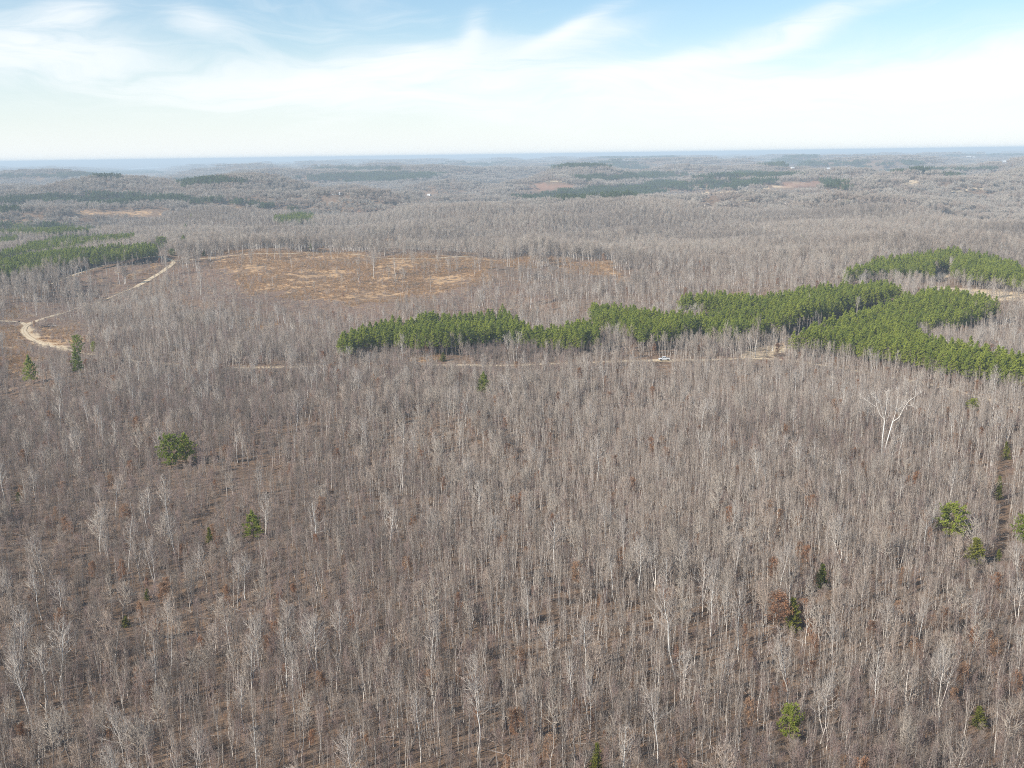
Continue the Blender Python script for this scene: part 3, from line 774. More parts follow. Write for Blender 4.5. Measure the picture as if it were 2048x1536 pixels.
def grid_points(spacing, rmin, rmax, half_deg, jit=0.5):
    t = math.tan(math.radians(half_deg)); w = rmax * t
    nx = int(2 * w / spacing); ny = int((rmax - rmin * 0.6) / spacing)
    X, Y = np.meshgrid(np.arange(nx) * spacing - w, np.arange(ny) * spacing + rmin * 0.6)
    X = X.ravel(); Y = Y.ravel()
    k = np.abs(X) < Y * t + 45
    X, Y = X[k], Y[k]
    X = X + rng.uniform(-jit, jit, len(X)) * spacing; Y = Y + rng.uniform(-jit, jit, len(Y)) * spacing
    r = np.hypot(X, Y); k = (r >= rmin) & (r < rmax)
    return X[k], Y[k]

PINE_POLYS = [p for p, h in PINE]
HOUSES = [  # pixel, width, depth, wall, label
    (858, 391, 14, 9, 'white', 'white house with grey roof in the gap below the dark wooded ridge'),
    (669, 388.5, 13, 8, 'white', 'leftmost white house at the wood edge left of centre, in the valley'),
    (681, 388.5, 9, 7, 'white', 'smaller white building just right of the leftmost valley house'),
    (1657, 337, 22, 12, 'white', 'white farmhouse alone among grey woods below the right-hand pine ridge'),
    (1585, 337, 16, 10, 'cream', 'small pale house left of the lone white farmhouse on the far slope'),
    (1938, 314, 45, 18, 'white', 'long white building nearest the horizon at far right'),
    (1948, 314.5, 24, 14, 'white', 'white shed beside the long building near the horizon'),
    (1975, 314.5, 22, 12, 'cream', 'pale building right of the white horizon sheds'),
    (2008, 323, 26, 14, 'white', 'white house close to the right edge below the horizon buildings'),
    (1413, 411, 11, 7, 'cream', 'small grey-white shed in the woods left of the pale clearing'),
    (1572, 407, 11, 6, 'white', 'low pale roof showing through bare woods right of the pale clearing')]
def near_house(px, py, r):
    k = np.zeros(np.shape(px), bool)
    for h in HOUSES: k |= (np.abs(px - h[0]) < 13) & (py > h[1] - 8) & (py < h[1] + 3)
    return k
TRUCK_PX = (1328, 720.5)
def clear_mask(X, Y, H, r):
    """True where a tree of height H may stand: not on roads, fields, houses, nor hiding what the photograph shows open"""
    Z = height(X, Y)
    bx, by = project(X, Y, Z); tx, ty = project(X, Y, Z + H * 0.92); mx, my = project(X, Y, Z + H * 0.5)
    ex, ey = ragged(X, Y, bx, by); ex, ey = ex - bx, ey - by
    open_ = inside_any(FIELD, bx + ex, by + ey) | inside_any(FIELD, tx + ex, ty + 2 + ey) | inside_any(FIELD, mx + ex, my + ey)
    dirt = inside_any(DIRT, bx, by) | inside_any(DIRT, tx, ty + 1) | inside_any(DIRT, mx, my)
    brush = inside_any(BRUSH, bx + ex, by + ey) | inside_any(BRUSH, tx + ex, ty + ey)
    up = 26.0 * 570 / np.maximum(r, 50)
    pine = inside_any(PINE_POLYS, tx, ty) | inside_any(PINE_POLYS, tx, ty - 0.5 * up)
    lake = inside([(240, 341), (240, 331), (342, 331), (342, 341)], tx, ty) & (r > 4500)
    truck = (np.abs(tx - 1328) < 17) & (ty > 702) & (ty < 735) & (r < 640)
    hs = near_house(tx, ty, r) | near_house(bx, by, r)
    fr = np.zeros(len(X), bool)
    for line in FARROADS:
        for (x0, y0), (x1, y1) in zip(line[:-1], line[1:]):
            yl = y0 + (y1 - y0) * (tx - x0) / (x1 - x0)
            fr |= (tx >= min(x0, x1)) & (tx <= max(x0, x1)) & (ty < yl + 1) & (ty > yl - 2.5)
    return Z, dict(open=open_, dirt=dirt, brush=brush, pine=pine, hard=lake | truck | hs | (fr & (r > 1700)), bx=bx, by=by, tx=tx, ty=ty)

# ---- lone evergreens and named bare trees: base pixel and top pixel give place and height
def place(px_base, py_base, py_top, hmin=2.0, hmax=26.0):
    P = ground(px_base, py_base)
    lo, hi = 0.5, 40.0
    for _ in range(30):
        c = (lo + hi) / 2
        if project(P[0], P[1], P[2] + c)[1] > py_top: lo = c
        else: hi = c
    return P, float(np.clip(lo, hmin, hmax))

def tree_object(name, form, P, h, rz, label, cat, group=None, wide=1.0, tilt=(0, 0)):
    f = FORMS[form]; s = h / f['H']
    o = empty(name, (float(P[0]), float(P[1]), float(P[2])), rz)
    o.rotation_euler = (tilt[0], tilt[1], rz); o.scale = (s * wide, s * wide, s)
    for pn, me in f['parts']: new_obj(pn, me, o)
    return setp(o, label, cat, group)

LONE_EVERGREENS = [   # base x, base y, top y, form, width factor, name, label
    (342, 938, 872, 'lone_pine_0', 1.0, 'pine_tree', 'nearer and lower green pine of the pair in the left bare woods'),
    (372, 925, 868, 'lone_pine_1', 1.05, 'pine_tree', 'right and taller dark green pine of the pair in the left bare woods'),
    (508, 1078, 1022, 'lone_pine_1', 0.9, 'pine_tree', 'small bushy green pine alone, below and right of the pine pair'),
    (420, 1092, 1056, 'cedar_0', 0.9, 'cedar_tree', 'small olive cedar just left of the small bushy pine'),
    (967, 790, 745, 'lone_pine_1', 0.85, 'pine_tree', 'single green pine standing just in front of the dirt road, centre'),
    (62, 768, 712, 'lone_pine_1', 0.85, 'pine_tree', 'leftmost green pine below the sandy road bend'),
    (156, 748, 698, 'lone_pine_1', 0.8, 'pine_tree', 'slim green pine on the near side of the road beside the bend'),
    (156, 716, 672, 'lone_pine_0', 0.75, 'pine_tree', 'round green pine on the far side of the road beside the bend'),
    (187, 706, 684, 'lone_pine_2', 0.8, 'pine_tree', 'little yellow-green pine right of the round pine at the road bend'),
    (1902, 1078, 1010, 'lone_pine_0', 1.15, 'pine_tree', 'big round light green pine near the right edge'),
    (1950, 1126, 1078, 'cedar_0', 1.25, 'cedar_tree', 'broad olive cedar below right of the big round pine'),
    (1996, 1122, 1099, 'cedar_1', 0.8, 'cedar_tree', 'tiny yellow-olive cedar right of the broad olive cedar'),
    (2050, 1092, 1032, 'lone_pine_0', 1.0, 'pine_tree', 'green pine cut off by the right edge of the picture'),
    (1644, 1178, 1128, 'cedar_1', 0.85, 'cedar_tree', 'narrow dark olive cedar among bare saplings right of centre'),
    (1585, 1262, 1198, 'cedar_0', 0.85, 'cedar_tree', 'dark green cedar touching the russet-leaved tree, lower right'),
    (1576, 1482, 1412, 'lone_pine_2', 0.95, 'pine_tree', 'bright yellow-green pine near the bottom, right of centre'),
    (1958, 1456, 1414, 'cedar_1', 1.2, 'cedar_tree', 'small olive cedar near the bottom right corner'),
    (1192, 1548, 1488, 'cedar_0', 0.85, 'cedar_tree', 'dark cedar cut by the bottom edge, right of centre'),
    (2012, 918, 884, 'cedar_0', 0.9, 'cedar_tree', 'upper dark cedar on the dim trail by the right edge'),
    (1996, 1000, 953, 'cedar_1', 0.9, 'cedar_tree', 'lower dark cedar on the dim trail by the right edge'),
    (252, 1254, 1232, 'cedar_0', 1.2, 'cedar_tree', 'low olive cedar bush left of the tall white-stemmed tree, lower left'),
    (296, 1200, 1178, 'cedar_1', 1.1, 'cedar_tree', 'small dark cedar bush above the low olive bush, lower left'),
    (1943, 822, 798, 'lone_pine_2', 1.0, 'pine_tree', 'small yellowish pine in front of the right pine block'),
    (38, 1006, 985, 'cedar_1', 1.0, 'cedar_tree', 'small dark green cedar by the left edge'),
    (1006, 640, 608, 'lone_pine_1', 0.7, 'pine_tree', 'taller pine sticking up behind the back right corner of the centre pine block'),
    (886, 722, 706, 'cedar_0', 1.1, 'cedar_tree', 'tiny dark bush on the road bank in front of the centre pine block'),
    (323, 500, 474, 'lone_pine_0', 1.0, 'pine_tree', 'dark pine towering at the right end of the left pine block'),
    (345, 512, 498, 'lone_pine_0', 1.0, 'pine_tree', 'small round pine above the bend of the hill track'),
    (408, 512, 501, 'cedar_0', 1.0, 'cedar_tree', 'tiny dark cedar on the far rim of the orange field, left'),
    (368, 490, 470, 'lone_pine_1', 0.8, 'pine_tree', 'slim pine in grey woods behind the hill track')]
KEEPOUT = []
EVERGREEN_WIDTH = [44, 40, 36, 16, 26, 24, 20, 22, 10, 56, 40, 12, 40, 24, 32, 42, 26, 26, 14, 14, 18, 14, 22, 12, 16, 16, 24, 14, 8, 12]      # crown widths read off the photograph, pixels
for i, (bx, by, ty, form, wd, nm, lb) in enumerate(LONE_EVERGREENS):
    P, h = place(bx, by, ty, 1.5, 20)
    cw = np.ptp([v.co.x for v in FORMS[form]['parts'][1][1].vertices]) * 0.86 * h / FORMS[form]['H']
    wd = 1.15 * EVERGREEN_WIDTH[i] * float(np.linalg.norm(P - CAMP)) / FPX / cw
    tree_object(nm, form, P, h, 1.7 * i, lb, 'pine' if nm == 'pine_tree' else 'cedar', None, wd)
    KEEPOUT.append((P[0], P[1], 0.5 * cw * wd + 0.6, 0.22 * h))

NAMED_BARE = [   # base x, base y, top y, form, width, label
    (1350, 1352, 1168, 'tall_pale_tree_2', 0.85, 'very tall leaning cream-barked tree standing clear right of bottom centre'),
    (318, 1410, 1284, 'tall_pale_tree_0', 0.8, 'tall bright white-stemmed bare tree in the lower left'),
    (875, 1280, 1152, 'broad_tree_1', 0.75, 'pale bare tree with a full rounded crown, lower middle'),
    (1210, 1098, 1004, 'tall_pale_tree_4', 0.7, 'white-topped bare tree with a thin bare stem, middle right'),
    (1662, 1340, 1228, 'tall_pale_tree_1', 0.8, 'pale bare tree with a brush-like crown right below the dark cedar'),
    (1745, 1448, 1298, 'tall_pale_tree_0', 0.75, 'tall white-stemmed narrow tree right of the yellow-green pine'),
    (1880, 1445, 1298, 'tall_pale_tree_3', 0.8, 'tall white tree with spreading limbs left of the bottom right corner'),
    (1988, 1515, 1398, 'broad_tree_0', 0.75, 'pale bushy-crowned tree in the bottom right corner beside the olive cedar'),
    (1540, 858, 793, 'broad_tree_1', 0.7, 'pale feathery tree in the upper right woods left of the forked white tree'),
    (280, 928, 853, 'broad_tree_1', 0.8, 'white-limbed spreading tree left of the pine pair'),
    (335, 1062, 958, 'tall_pale_tree_2', 0.8, 'pale tree with a fan-shaped crown below the pine pair'),
    (455, 1002, 928, 'broad_tree_0', 0.85, 'white many-branched tree between the pine pair and the small bushy pine'),
    (220, 1148, 1048, 'tall_pale_tree_1', 0.8, 'pale bare tree with one straight stem, left middle'),
    (308, 1182, 1084, 'tall_pale_tree_3', 0.8, 'pale double-crowned tree left of the olive cedar'),
    (226, 1238, 1148, 'broad_tree_1', 0.7, 'bare tree with low spreading white limbs, left, above the olive bush'),
    (56, 938, 880, 'tall_pale_tree_0', 0.7, 'white-stemmed slim tree near the left edge'),
    (136, 948, 882, 'tall_pale_tree_2', 0.7, 'second white-stemmed slim tree from the left edge'),
    (205, 1040, 972, 'tall_pale_tree_4', 0.7, 'pale slim tree above the one with one straight stem, left'),
    (338, 1300, 1205, 'tall_pale_tree_4', 0.7, 'pale slender tree directly above the bright white-stemmed tree'),
    (870, 1452, 1312, 'broad_tree_3', 0.75, 'grey bare tree with a dense twiggy crown, bottom middle'),
    (1054, 1480, 1368, 'tall_pale_tree_1', 0.65, 'white-stemmed tree with a low side limb near the bottom middle'),
    (1111, 1502, 1378, 'broad_tree_1', 0.75, 'pale broad-crowned tree just left of the dark bottom-edge cedar'),
    (1348, 1428, 1346, 'broad_tree_0', 0.8, 'crooked white tree directly below the very tall leaning tree'),
    (1058, 1290, 1172, 'tall_pale_tree_2', 0.65, 'pale double-stemmed tree in the lower middle dark patch'),
    (1178, 1486, 1352, 'tall_pale_tree_3', 0.6, 'slim pale tree standing above the dark bottom-edge cedar'),
    (1664, 1422, 1342, 'tall_pale_tree_1', 0.8, 'white wide-limbed tree between the yellow-green pine and the tall narrow tree'),
    (1838, 1300, 1203, 'tall_pale_tree_4', 0.7, 'pale slender tree standing above the tall white tree with spreading limbs'),
    (666, 852, 803, 'tall_pale_tree_0', 0.8, 'white-stemmed tree in the upper middle woods below the road'),
    (478, 752, 688, 'broad_tree_1', 1.05, 'spreading pale old tree at the roadside left of centre'),
    (292, 795, 738, 'broad_tree_3', 0.9, 'grey spreading tree in front of the road, left'),
    (72, 846, 790, 'broad_tree_2', 1.0, 'dark-limbed crooked tree near the left edge below the road bend'),
    (1412, 780, 725, 'tall_pale_tree_4', 0.6, 'thin white-stemmed tree just right of the parked truck'),
    (402, 590, 520, 'tall_pale_tree_2', 0.8, 'leaning white tree at the left end of the orange field'),
    (748, 556, 500, 'tall_pale_tree_1', 0.8, 'lone dark-stemmed tree in the middle of the orange field'),
    (1510, 715, 640, 'broad_tree_3', 0.8, 'bare tree in front of the shaded lane between the pine blocks'),
    (1455, 725, 650, 'broad_tree_1', 0.8, 'wide bare tree beside the dirt landing by the pine blocks'),
    (1555, 1262, 1192, 'brown_leaved_tree_0', 1.75, 'round russet-leaved tree beside the dark cedar, lower right'),
    (276, 868, 836, 'brown_leaved_tree_1', 1.3, 'russet-leaved tree above left of the pine pair')]
for i, (bx, by, ty, form, wd, lb) in enumerate(NAMED_BARE):
    P, h = place(bx, by, ty, 3, 24)
    tree_object('bare_tree' if 'brown' not in form else 'brown_leaved_tree', form, P, h, 2.3 * i, lb, 'tree', None, wd,
                (0.0, 0.0) if i else (0.04, -0.16))
    KEEPOUT.append((P[0], P[1], (0.26 if 'brown' in form else 0.12) * h, (0.2 if 'brown' in form else 0.45) * h))

def forked_white_tree():
    """two great white stems parting near the ground, each with a few naked crooked limbs"""
    P, h = place(1768, 912, 792, 15, 24)
    o = empty('forked_white_tree', tuple(P))
    s = h / 22.0
    k = 22.0 / 115.0                                  # metres per pixel of the traced stem
    def pt(px, py, dy=0.0): return np.array([(px - 1768) * k * 1.02, dy, (912 - py) * k]) * s
    def stem(line, r0, r1, dy0=0, dy1=0, sides=6):
        b = Buf(); n = len(line)
        P_ = [pt(x, y, dy0 + (dy1 - dy0) * i / (n - 1)) for i, (x, y) in enumerate(line)]
        b.tube(P_, np.linspace(r0, r1, n) * s * (0.85 if sides == 6 else 0.52), sides); return b, P_
    specs = [('trunk', [[(1764, 914), (1763, 880), (1764, 860), (1765, 843)]], .28, .22, 0, 0),
             ('trunk', [[(1768, 914), (1770, 895), (1776, 868), (1781, 846)]], .26, .20, 0, .6)]
    for nm, lines, r0, r1, d0, d1 in specs:
        b, _ = stem(lines[0], r0, r1, d0, d1); V, F = b.get(); new_obj(nm, new_mesh(nm, V, F, [M_BARK_WHITE], smooth=True), o)
    limbs = [([(1765, 843), (1756, 832), (1750, 815), (1749, 803), (1743, 797)], .30, .05, 0, 2.0), ([(1749, 818), (1738, 811), (1724, 800)], .16, .03, 1, 3.5), ([(1764, 842), (1757, 822), (1752, 809), (1745, 800), (1738, 790)], .24, .04, 0, -2.5),
             ([(1765, 840), (1766, 820), (1769, 806), (1772, 790)], .24, .04, 0, 1.5), ([(1764, 845), (1765, 815), (1762, 800), (1760, 787)], .18, .03, 0, -3),
             ([(1781, 846), (1786, 830), (1789, 812), (1790, 795), (1789, 787)], .26, .04, .6, 2.5), ([(1781, 847), (1791, 838), (1797, 820), (1804, 806), (1815, 796), (1823, 790)], .26, .04, .6, -2), ([(1786, 829), (1796, 818), (1800, 812)], .18, .08, 1.4, 0),
             ([(1800, 813), (1808, 814), (1816, 818)], .14, .03, -1, -2.5), ([(1768, 845), (1776, 830), (1782, 820)], .12, .03, 0, 3)]
    g = np.random.default_rng(8)
    for line, r0, r1, d0, d1 in limbs:
        b, P_ = stem(line, r0, r1, d0, d1, 5)
        B = []; E = []
        for a, c in zip(P_[1:-1] + P_[-1:], P_[2:] + P_[-1:]):
            for _ in range(14):
                q = a + (c - a) * g.uniform(0, 1); B.append(q); E.append(q + unit(g.normal(0, 0.6, 3) + [0, 0, 0.9]) * g.uniform(0.8, 3.2) * s)
        b.spikes(np.array(B), np.array(E), 0.028 * s)
        V, F = b.get(); new_obj('limb', new_mesh('limb', V, F, [M_BARK_PALE], smooth=True), o)
    setp(o, 'huge bare white twin-stemmed tree rising above the saplings at upper right', 'tree')
    KEEPOUT.append((P[0], P[1], 5.0, 0.30 * h))
    return P
FP = forked_white_tree()

KO = np.array(KEEPOUT)
def keep(X, Y, H):
    """leave room round the named trees, and do not bury them behind saplings"""
    ok = np.ones(len(X), bool)
    for (kx, ky, kr, kh) in KO:
        d = np.hypot(X - kx, Y - ky); r = math.hypot(kx, ky); dep = CAM_H / r
        ux, uy = kx / r, ky / r
        al = (kx - X) * ux + (ky - Y) * uy; ac = np.abs((X - kx) * uy - (Y - ky) * ux)
        # nothing taller than the sight line from the drone to the lower part of its crown
        ok &= ~((d < kr * 0.9) | ((al > 0) & (al < 90) & (ac < kr * 0.9) & (H > al * dep + kh)))
    return ok

# ---- the young stand in the foreground (to the road)
CHOSEN = []   # (score, form, P, rz, scale, px)
def finish(name, forms, X, Y, Z, idx, rz, sc3, Hs, label, cat, single=True, tilt=None):
    P = np.column_stack([X, Y, Z - 0.05])
    if single:
        px, py = project(X, Y, Z + Hs * 0.5); r = np.hypot(X, Y)
        vis = (px > 8) & (px < 2040) & (py > 0) & (py < 1500)
        score = np.where(vis, Hs / r, 0)
        CHOSEN.append((score, name, forms, P, idx, rz, sc3, Hs, label, cat, px, py, tilt))
    else:
        scatter(name, forms, P, idx, rz, sc3, label, cat, tilt)

X, Y = grid_points(1.68, 120, 650, 30.5)
r = np.hypot(X, Y)
dens = 0.81 + 0.12 * waves(WV_MASK, X, Y) + 0.13 * waves(WV_BIG, X, Y)
k = rng.uniform(0, 1, len(X)) < np.clip(dens, 0.35, 1.0)
X, Y, r = X[k], Y[k], r[k]; n = len(X)
u = rng.uniform(0, 1, n)
oakish = waves(WV_BIG, X + 900, Y)
kind = np.where(u < 0.009, 1, np.where(u < 0.022 + 0.05 * np.clip(oakish, 0, 2), 2, np.where(u > 0.984, 3, np.where(u > 0.64, 4, 0))))
stature = 1.0 + 0.10 * waves(WV_BIG, X - 400, Y + 300)
Hs = np.where(kind == 0, (5.2 + 6.3 * rng.beta(1.7, 2.0, n)) * stature, np.where(kind == 1, rng.uniform(10, 15.5, n), np.where(kind == 2, rng.uniform(7.5, 12, n), np.where(kind == 3, rng.uniform(3.5, 7, n), rng.uniform(1.5, 4.5, n)))))
rd = road_dist(X, Y)
Q, w = ROADP['main']
yroad = np.interp(X, Q[np.argsort(Q[:, 0]), 0], Q[np.argsort(Q[:, 0]), 1])
front = (Y < yroad) & (rd < 39)
pxx = project(X, Y, height(X, Y))[0]
shown = ((pxx > 460) & (pxx < 565)) | ((pxx > 825) & (pxx < 965)) | ((pxx > 1275) & (pxx < 1350)) | ((pxx > 1430) & (pxx < 1570)) | (pxx < 190)
Hs = np.where(front & (rng.uniform(0, 1, n) < np.where(shown, 0.93, np.where(pxx < 820, 0.06, 0.45))), np.minimum(Hs, 1.6 + rd * 0.16), Hs)
Z, cm = clear_mask(X, Y, Hs, r)
ok = ~cm['hard'] & (rd > np.where((pxx > 190) & (pxx < 820) & ~shown, 2.4, 3.4)) & keep(X, Y, Hs)
ok &= ~(cm['pine'] & (rng.uniform(0, 1, n) > 0.10))
ok &= ~(cm['open'] & (rng.uniform(0, 1, n) > 0.04)) & ~(cm['dirt'] & (rng.uniform(0, 1, n) > 0.14))
ok &= ~(cm['brush'] & (rng.uniform(0, 1, n) > 0.30))
# a few skid trails and gaps
for line, wd in (([(2040, 860), (2005, 930), (1998, 1000), (2010, 1080), (1985, 1140)], 1.7), ([(640, 840), (520, 930), (430, 1030), (395, 1080)], 2.2), ([(620, 850), (560, 862), (640, 830)], 2.0)):
    G = np.array([ground(a, b) for a, b in line])
    for a, b in zip(G[:-1], G[1:]):
        t = np.clip(((X - a[0]) * (b[0] - a[0]) + (Y - a[1]) * (b[1] - a[1])) / ((b[0] - a[0]) ** 2 + (b[1] - a[1]) ** 2 + 1e-9), 0, 1)
        ok &= np.hypot(X - a[0] - t * (b[0] - a[0]), Y - a[1] - t * (b[1] - a[1])) > wd
NF = SAP + EMG + OAK + BRN + SHR
start = np.array([0, len(SAP), len(SAP) + len(EMG), len(SAP) + len(EMG) + len(OAK), len(SAP) + len(EMG) + len(OAK) + len(BRN)])
cnt = np.array([len(SAP), len(EMG), len(OAK), len(BRN), len(SHR)])
idx = start[kind] + rng.integers(0, 1000, n) % cnt[kind]
palep = np.clip(0.50 + 0.40 * waves(WV_BIG, X + 77, Y - 31) + 0.0034 * X + 0.0014 * (Y - 350), 0.10, 0.95)      # patches of one kind; paler drift right and away paints in brighter light
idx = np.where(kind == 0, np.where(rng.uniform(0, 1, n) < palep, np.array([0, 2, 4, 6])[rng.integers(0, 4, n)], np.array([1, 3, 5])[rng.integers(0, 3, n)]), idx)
FH = np.array([FORMS[f]['H'] for f in NF])
s = Hs / FH[idx]; wd = s * rng.uniform(0.75, 1.3, n)
rz = rng.uniform(0, 6.28, n)
tilt = rng.normal(0, 0.04, (n, 2))
sel = np.nonzero(ok)[0]
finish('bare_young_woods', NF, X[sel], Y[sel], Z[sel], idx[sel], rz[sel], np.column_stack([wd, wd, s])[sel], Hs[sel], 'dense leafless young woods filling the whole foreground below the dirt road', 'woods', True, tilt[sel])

# ---- mature leafless forest beyond the road
X, Y = grid_points(3.9, 650, 1860, 29.5)
r = np.hypot(X, Y)
dens = 0.86 + 0.16 * waves(WV_BIG, X, Y)
k = rng.uniform(0, 1, len(X)) < np.clip(dens, 0.35, 1.0)
X, Y, r = X[k], Y[k], r[k]; n = len(X)
u = rng.uniform(0, 1, n)
yw = sstep(800, 1100, r)                                   # older further away
kind = np.where(u < 0.05, 1, np.where(u < 0.30 + 0.58 * yw, 2, np.where(u > 0.985, 3, np.where(u > 0.965, 4, 0))))
Hs = np.where(kind == 0, rng.uniform(6, 11, n), np.where(kind == 1, rng.uniform(10, 15, n), np.where(kind == 2, rng.uniform(8, 13, n) + 1.5 * yw, np.where(kind == 3, rng.uniform(4, 8, n), rng.uniform(2, 4, n)))))
Hs = Hs * (1 + 0.16 * waves(WV_BIG, X - 400, Y + 300))
rd = road_dist(X, Y)
Z, cm = clear_mask(X, Y, Hs, r)
ok = ~cm['hard'] & (rd > 4.5) & keep(X, Y, Hs)
ok &= ~(cm['pine'] & (rng.uniform(0, 1, n) > 0.05))
ok &= ~((cm['open']) & (rng.uniform(0, 1, n) > 0.05)) & ~(cm['dirt'] & (rng.uniform(0, 1, n) > 0.15))
ok &= ~(cm['brush'] & (rng.uniform(0, 1, n) > 0.45))
Hs = np.where(cm['brush'] & (rng.uniform(0, 1, n) < 0.6), np.minimum(Hs, rng.uniform(2, 6, n)), Hs)
idx = start[kind] + rng.integers(0, 1000, n) % cnt[kind]
stand = np.clip(0.5 + 0.42 * waves(WV_BIG, X * 0.6 + 50, Y * 0.6), 0.05, 0.95)
idx = np.where(kind == 2, start[2] + np.where(rng.uniform(0, 1, n) < stand, np.array([1, 2, 4])[rng.integers(0, 3, n)], np.array([0, 3])[rng.integers(0, 2, n)]), idx)
s = Hs / FH[idx]; wd = s * rng.uniform(0.85, 1.25, n); rz = rng.uniform(0, 6.28, n)
sel = np.nonzero(ok)[0]
finish('hardwood_forest', NF, X[sel], Y[sel], Z[sel], idx[sel], rz[sel], np.column_stack([wd, wd, s])[sel], Hs[sel], 'grey leafless hardwood forest around and behind the orange field and pine blocks', 'forest', False)

# brush among the clearings and field
X, Y = grid_points(3.4, 450, 1400, 29); n = len(X); r = np.hypot(X, Y)
Z, cm = clear_mask(X, Y, np.full(n, 1.5), r); pxb = inside_any(BRUSH, cm['bx'], cm['by']); qx, qy = ragged(X, Y, cm['bx'], cm['by']); pxf = inside_any(FIELD, qx, qy)
clump = waves(WV_MASK, X, Y)
ok = (pxb & (rng.uniform(0, 1, n) < 0.75) | pxf & (rng.uniform(0, 1, n) < 0.10 + 0.5 * (clump > 0.6))) & (road_dist(X, Y) > 4) & ~cm['hard']
idx = rng.integers(0, 3, n); s = rng.uniform(0.35, 1.0, n)
sel = np.nonzero(ok)[0]
scatter('brush', SHR, np.column_stack([X, Y, Z - 0.05])[sel], idx[sel], rng.uniform(0, 6.28, n)[sel], np.column_stack([s * 1.2, s * 1.2, s])[sel], 'low brown leafless brush on the cut-over slopes beside the orange field', 'brush')
X, Y = grid_points(1.8, 450, 1400, 29); n = len(X)
Z = height(X, Y); bx, by = ragged(X, Y, *project(X, Y, Z)); ok = inside_any(FIELD, bx, by) & (rng.uniform(0, 1, n) < np.clip(0.55 + 0.3 * waves(WV_MASK, X, Y), 0.05, 0.95)) & (road_dist(X, Y) > 2.5)
sel = np.nonzero(ok)[0]; s = rng.uniform(0.6, 1.3, n)
scatter('dry_grass', GRS, np.column_stack([X, Y, Z])[sel], rng.integers(0, 2, n)[sel], rng.uniform(0, 6.28, n)[sel], np.column_stack([s * 1.3, s * 1.3, s])[sel], 'tawny dry broom grass covering the open hill and road verges', 'grass')

# fallen wood on the forest floor
DEAD = []
for i in range(3):
    g = np.random.default_rng(60 + i); b = Buf(); L = 5.0
    b.tube([[-L / 2, 0, .12], [0, g.normal(0, .15), .16], [L / 2, g.normal(0, .3), .22]], [.10, .08, .03], 5)
    B = np.column_stack([g.uniform(-1, 2.4, 9), np.zeros(9), np.full(9, .18)]); b.spikes(B, B + unit(g.normal(0, 1, (9, 3)) * [1, 1, .5] + [.8, 0, .35]) * g.uniform(.5, 1.6, 9)[:, None], .03)
    nm = 'fallen_branch_%d' % i; DEAD.append(nm); register(nm, [('wood', b.get())], [[M_BARK_GREY, M_TWIG, M_TWIG_DARK][i]], 1.0)
X, Y = grid_points(4.2, 120, 640, 30); n = len(X); k = np.nonzero((rng.uniform(0, 1, n) < 0.8) & (road_dist(X, Y) > 4))[0]; s = rng.uniform(0.4, 1.3, n)
scatter('fallen_branches', DEAD, np.column_stack([X, Y, height(X, Y)])[k], rng.integers(0, 3, n)[k], rng.uniform(0, 6.28, n)[k], np.column_stack([s, s, s])[k], 'fallen branches and thin dead logs scattered on the leaf litter', 'deadwood')

# ---- pine blocks
PX, PY, PZ, PHt = [], [], [], []
for poly, ph in PINE:
    ys = [p[1] for p in poly]; xs = [p[0] for p in poly]
    sp = 3.5 if min(ys) > 480 else 4.0
    near = ground(np.mean(xs), max(ys) , ph); fars = ground(np.mean(xs), min(ys), ph)
    r0, r1 = np.hypot(*near[:2]) * 0.85, min(np.hypot(*fars[:2]) * 1.25, 3200)
    X, Y = grid_points(sp, r0, r1, 30, 0.24)
    h = ph * (rng.uniform(0.80, 1.10, len(X)) + 0.05 * waves(WV_MASK, X, Y)); Z = height(X, Y)
    tx, ty = project(X, Y, Z + ph)
    LQ = ROADP['lane'][0][::2]
    lane_d = np.sqrt(np.min((X[:, None] - LQ[None, :, 0]) ** 2 + (Y[:, None] - LQ[None, :, 1]) ** 2, axis=1)) if ph == 15 and max(xs) > 1500 else np.full(len(X), 99.0)
    k = inside(poly, tx, ty) & (road_dist(X, Y) > 6.5) & (lane_d > 12.5) & (rng.uniform(0, 1, len(X)) < 0.96)
    PX.append(X[k]); PY.append(Y[k]); PZ.append(Z[k]); PHt.append(h[k])
X, Y, Z, Hp = map(np.concatenate, (PX, PY, PZ, PHt)); n = len(X)
BLOCK = np.concatenate([np.full(len(a), i) for i, a in enumerate(PX)])
# sparse pines in the leafless forest
Xs, Ys = grid_points(42, 680, 1900, 29); Zs = height(Xs, Ys); txs, tys = project(Xs, Ys, Zs + 12)
k = (rng.uniform(0, 1, len(Xs)) < np.where(txs < 700, 0.10, 0.02)) & ~inside_any(FIELD, txs, tys) & (tys < 520)
X = np.append(X, Xs[k]); Y = np.append(Y, Ys[k]); Z = np.append(Z, Zs[k]); Hp = np.append(Hp, rng.uniform(8, 14, k.sum())); BLOCK = np.append(BLOCK, np.full(k.sum(), 99)); n = len(X)
idx = rng.integers(0, len(PIN), n); s = Hp / 15.0; wd = s * rng.uniform(0.85, 1.15, n); rz = rng.uniform(0, 6.28, n)
px, py = project(X, Y, Z + Hp)
score = np.where((px > 4) & (px < 2044) & (BLOCK < 99), Hp / np.hypot(X, Y), 0)
bs = {}
front_rank = np.argsort(-score)[:300]; single = np.zeros(n, bool); single[front_rank] = True
BNAME = {0: 'centre', 1: 'middle', 2: 'right'}
_, pyb = project(X, Y, Z)
FRONT = {}
for b in BNAME:                                            # the foremost pine in each stretch of a block's front
    q = [i for i in front_rank if BLOCK[i] == b]
    if not q: continue
    lo, hi = min(px[q]), max(px[q]); cols = {}
    for i in q:
        c = int((px[i] - lo) / 26.0)
        if c not in cols or pyb[i] > pyb[cols[c]]: cols[c] = i
    for n_, c in enumerate(sorted(cols)): FRONT[cols[c]] = (n_ + 1, len(cols))
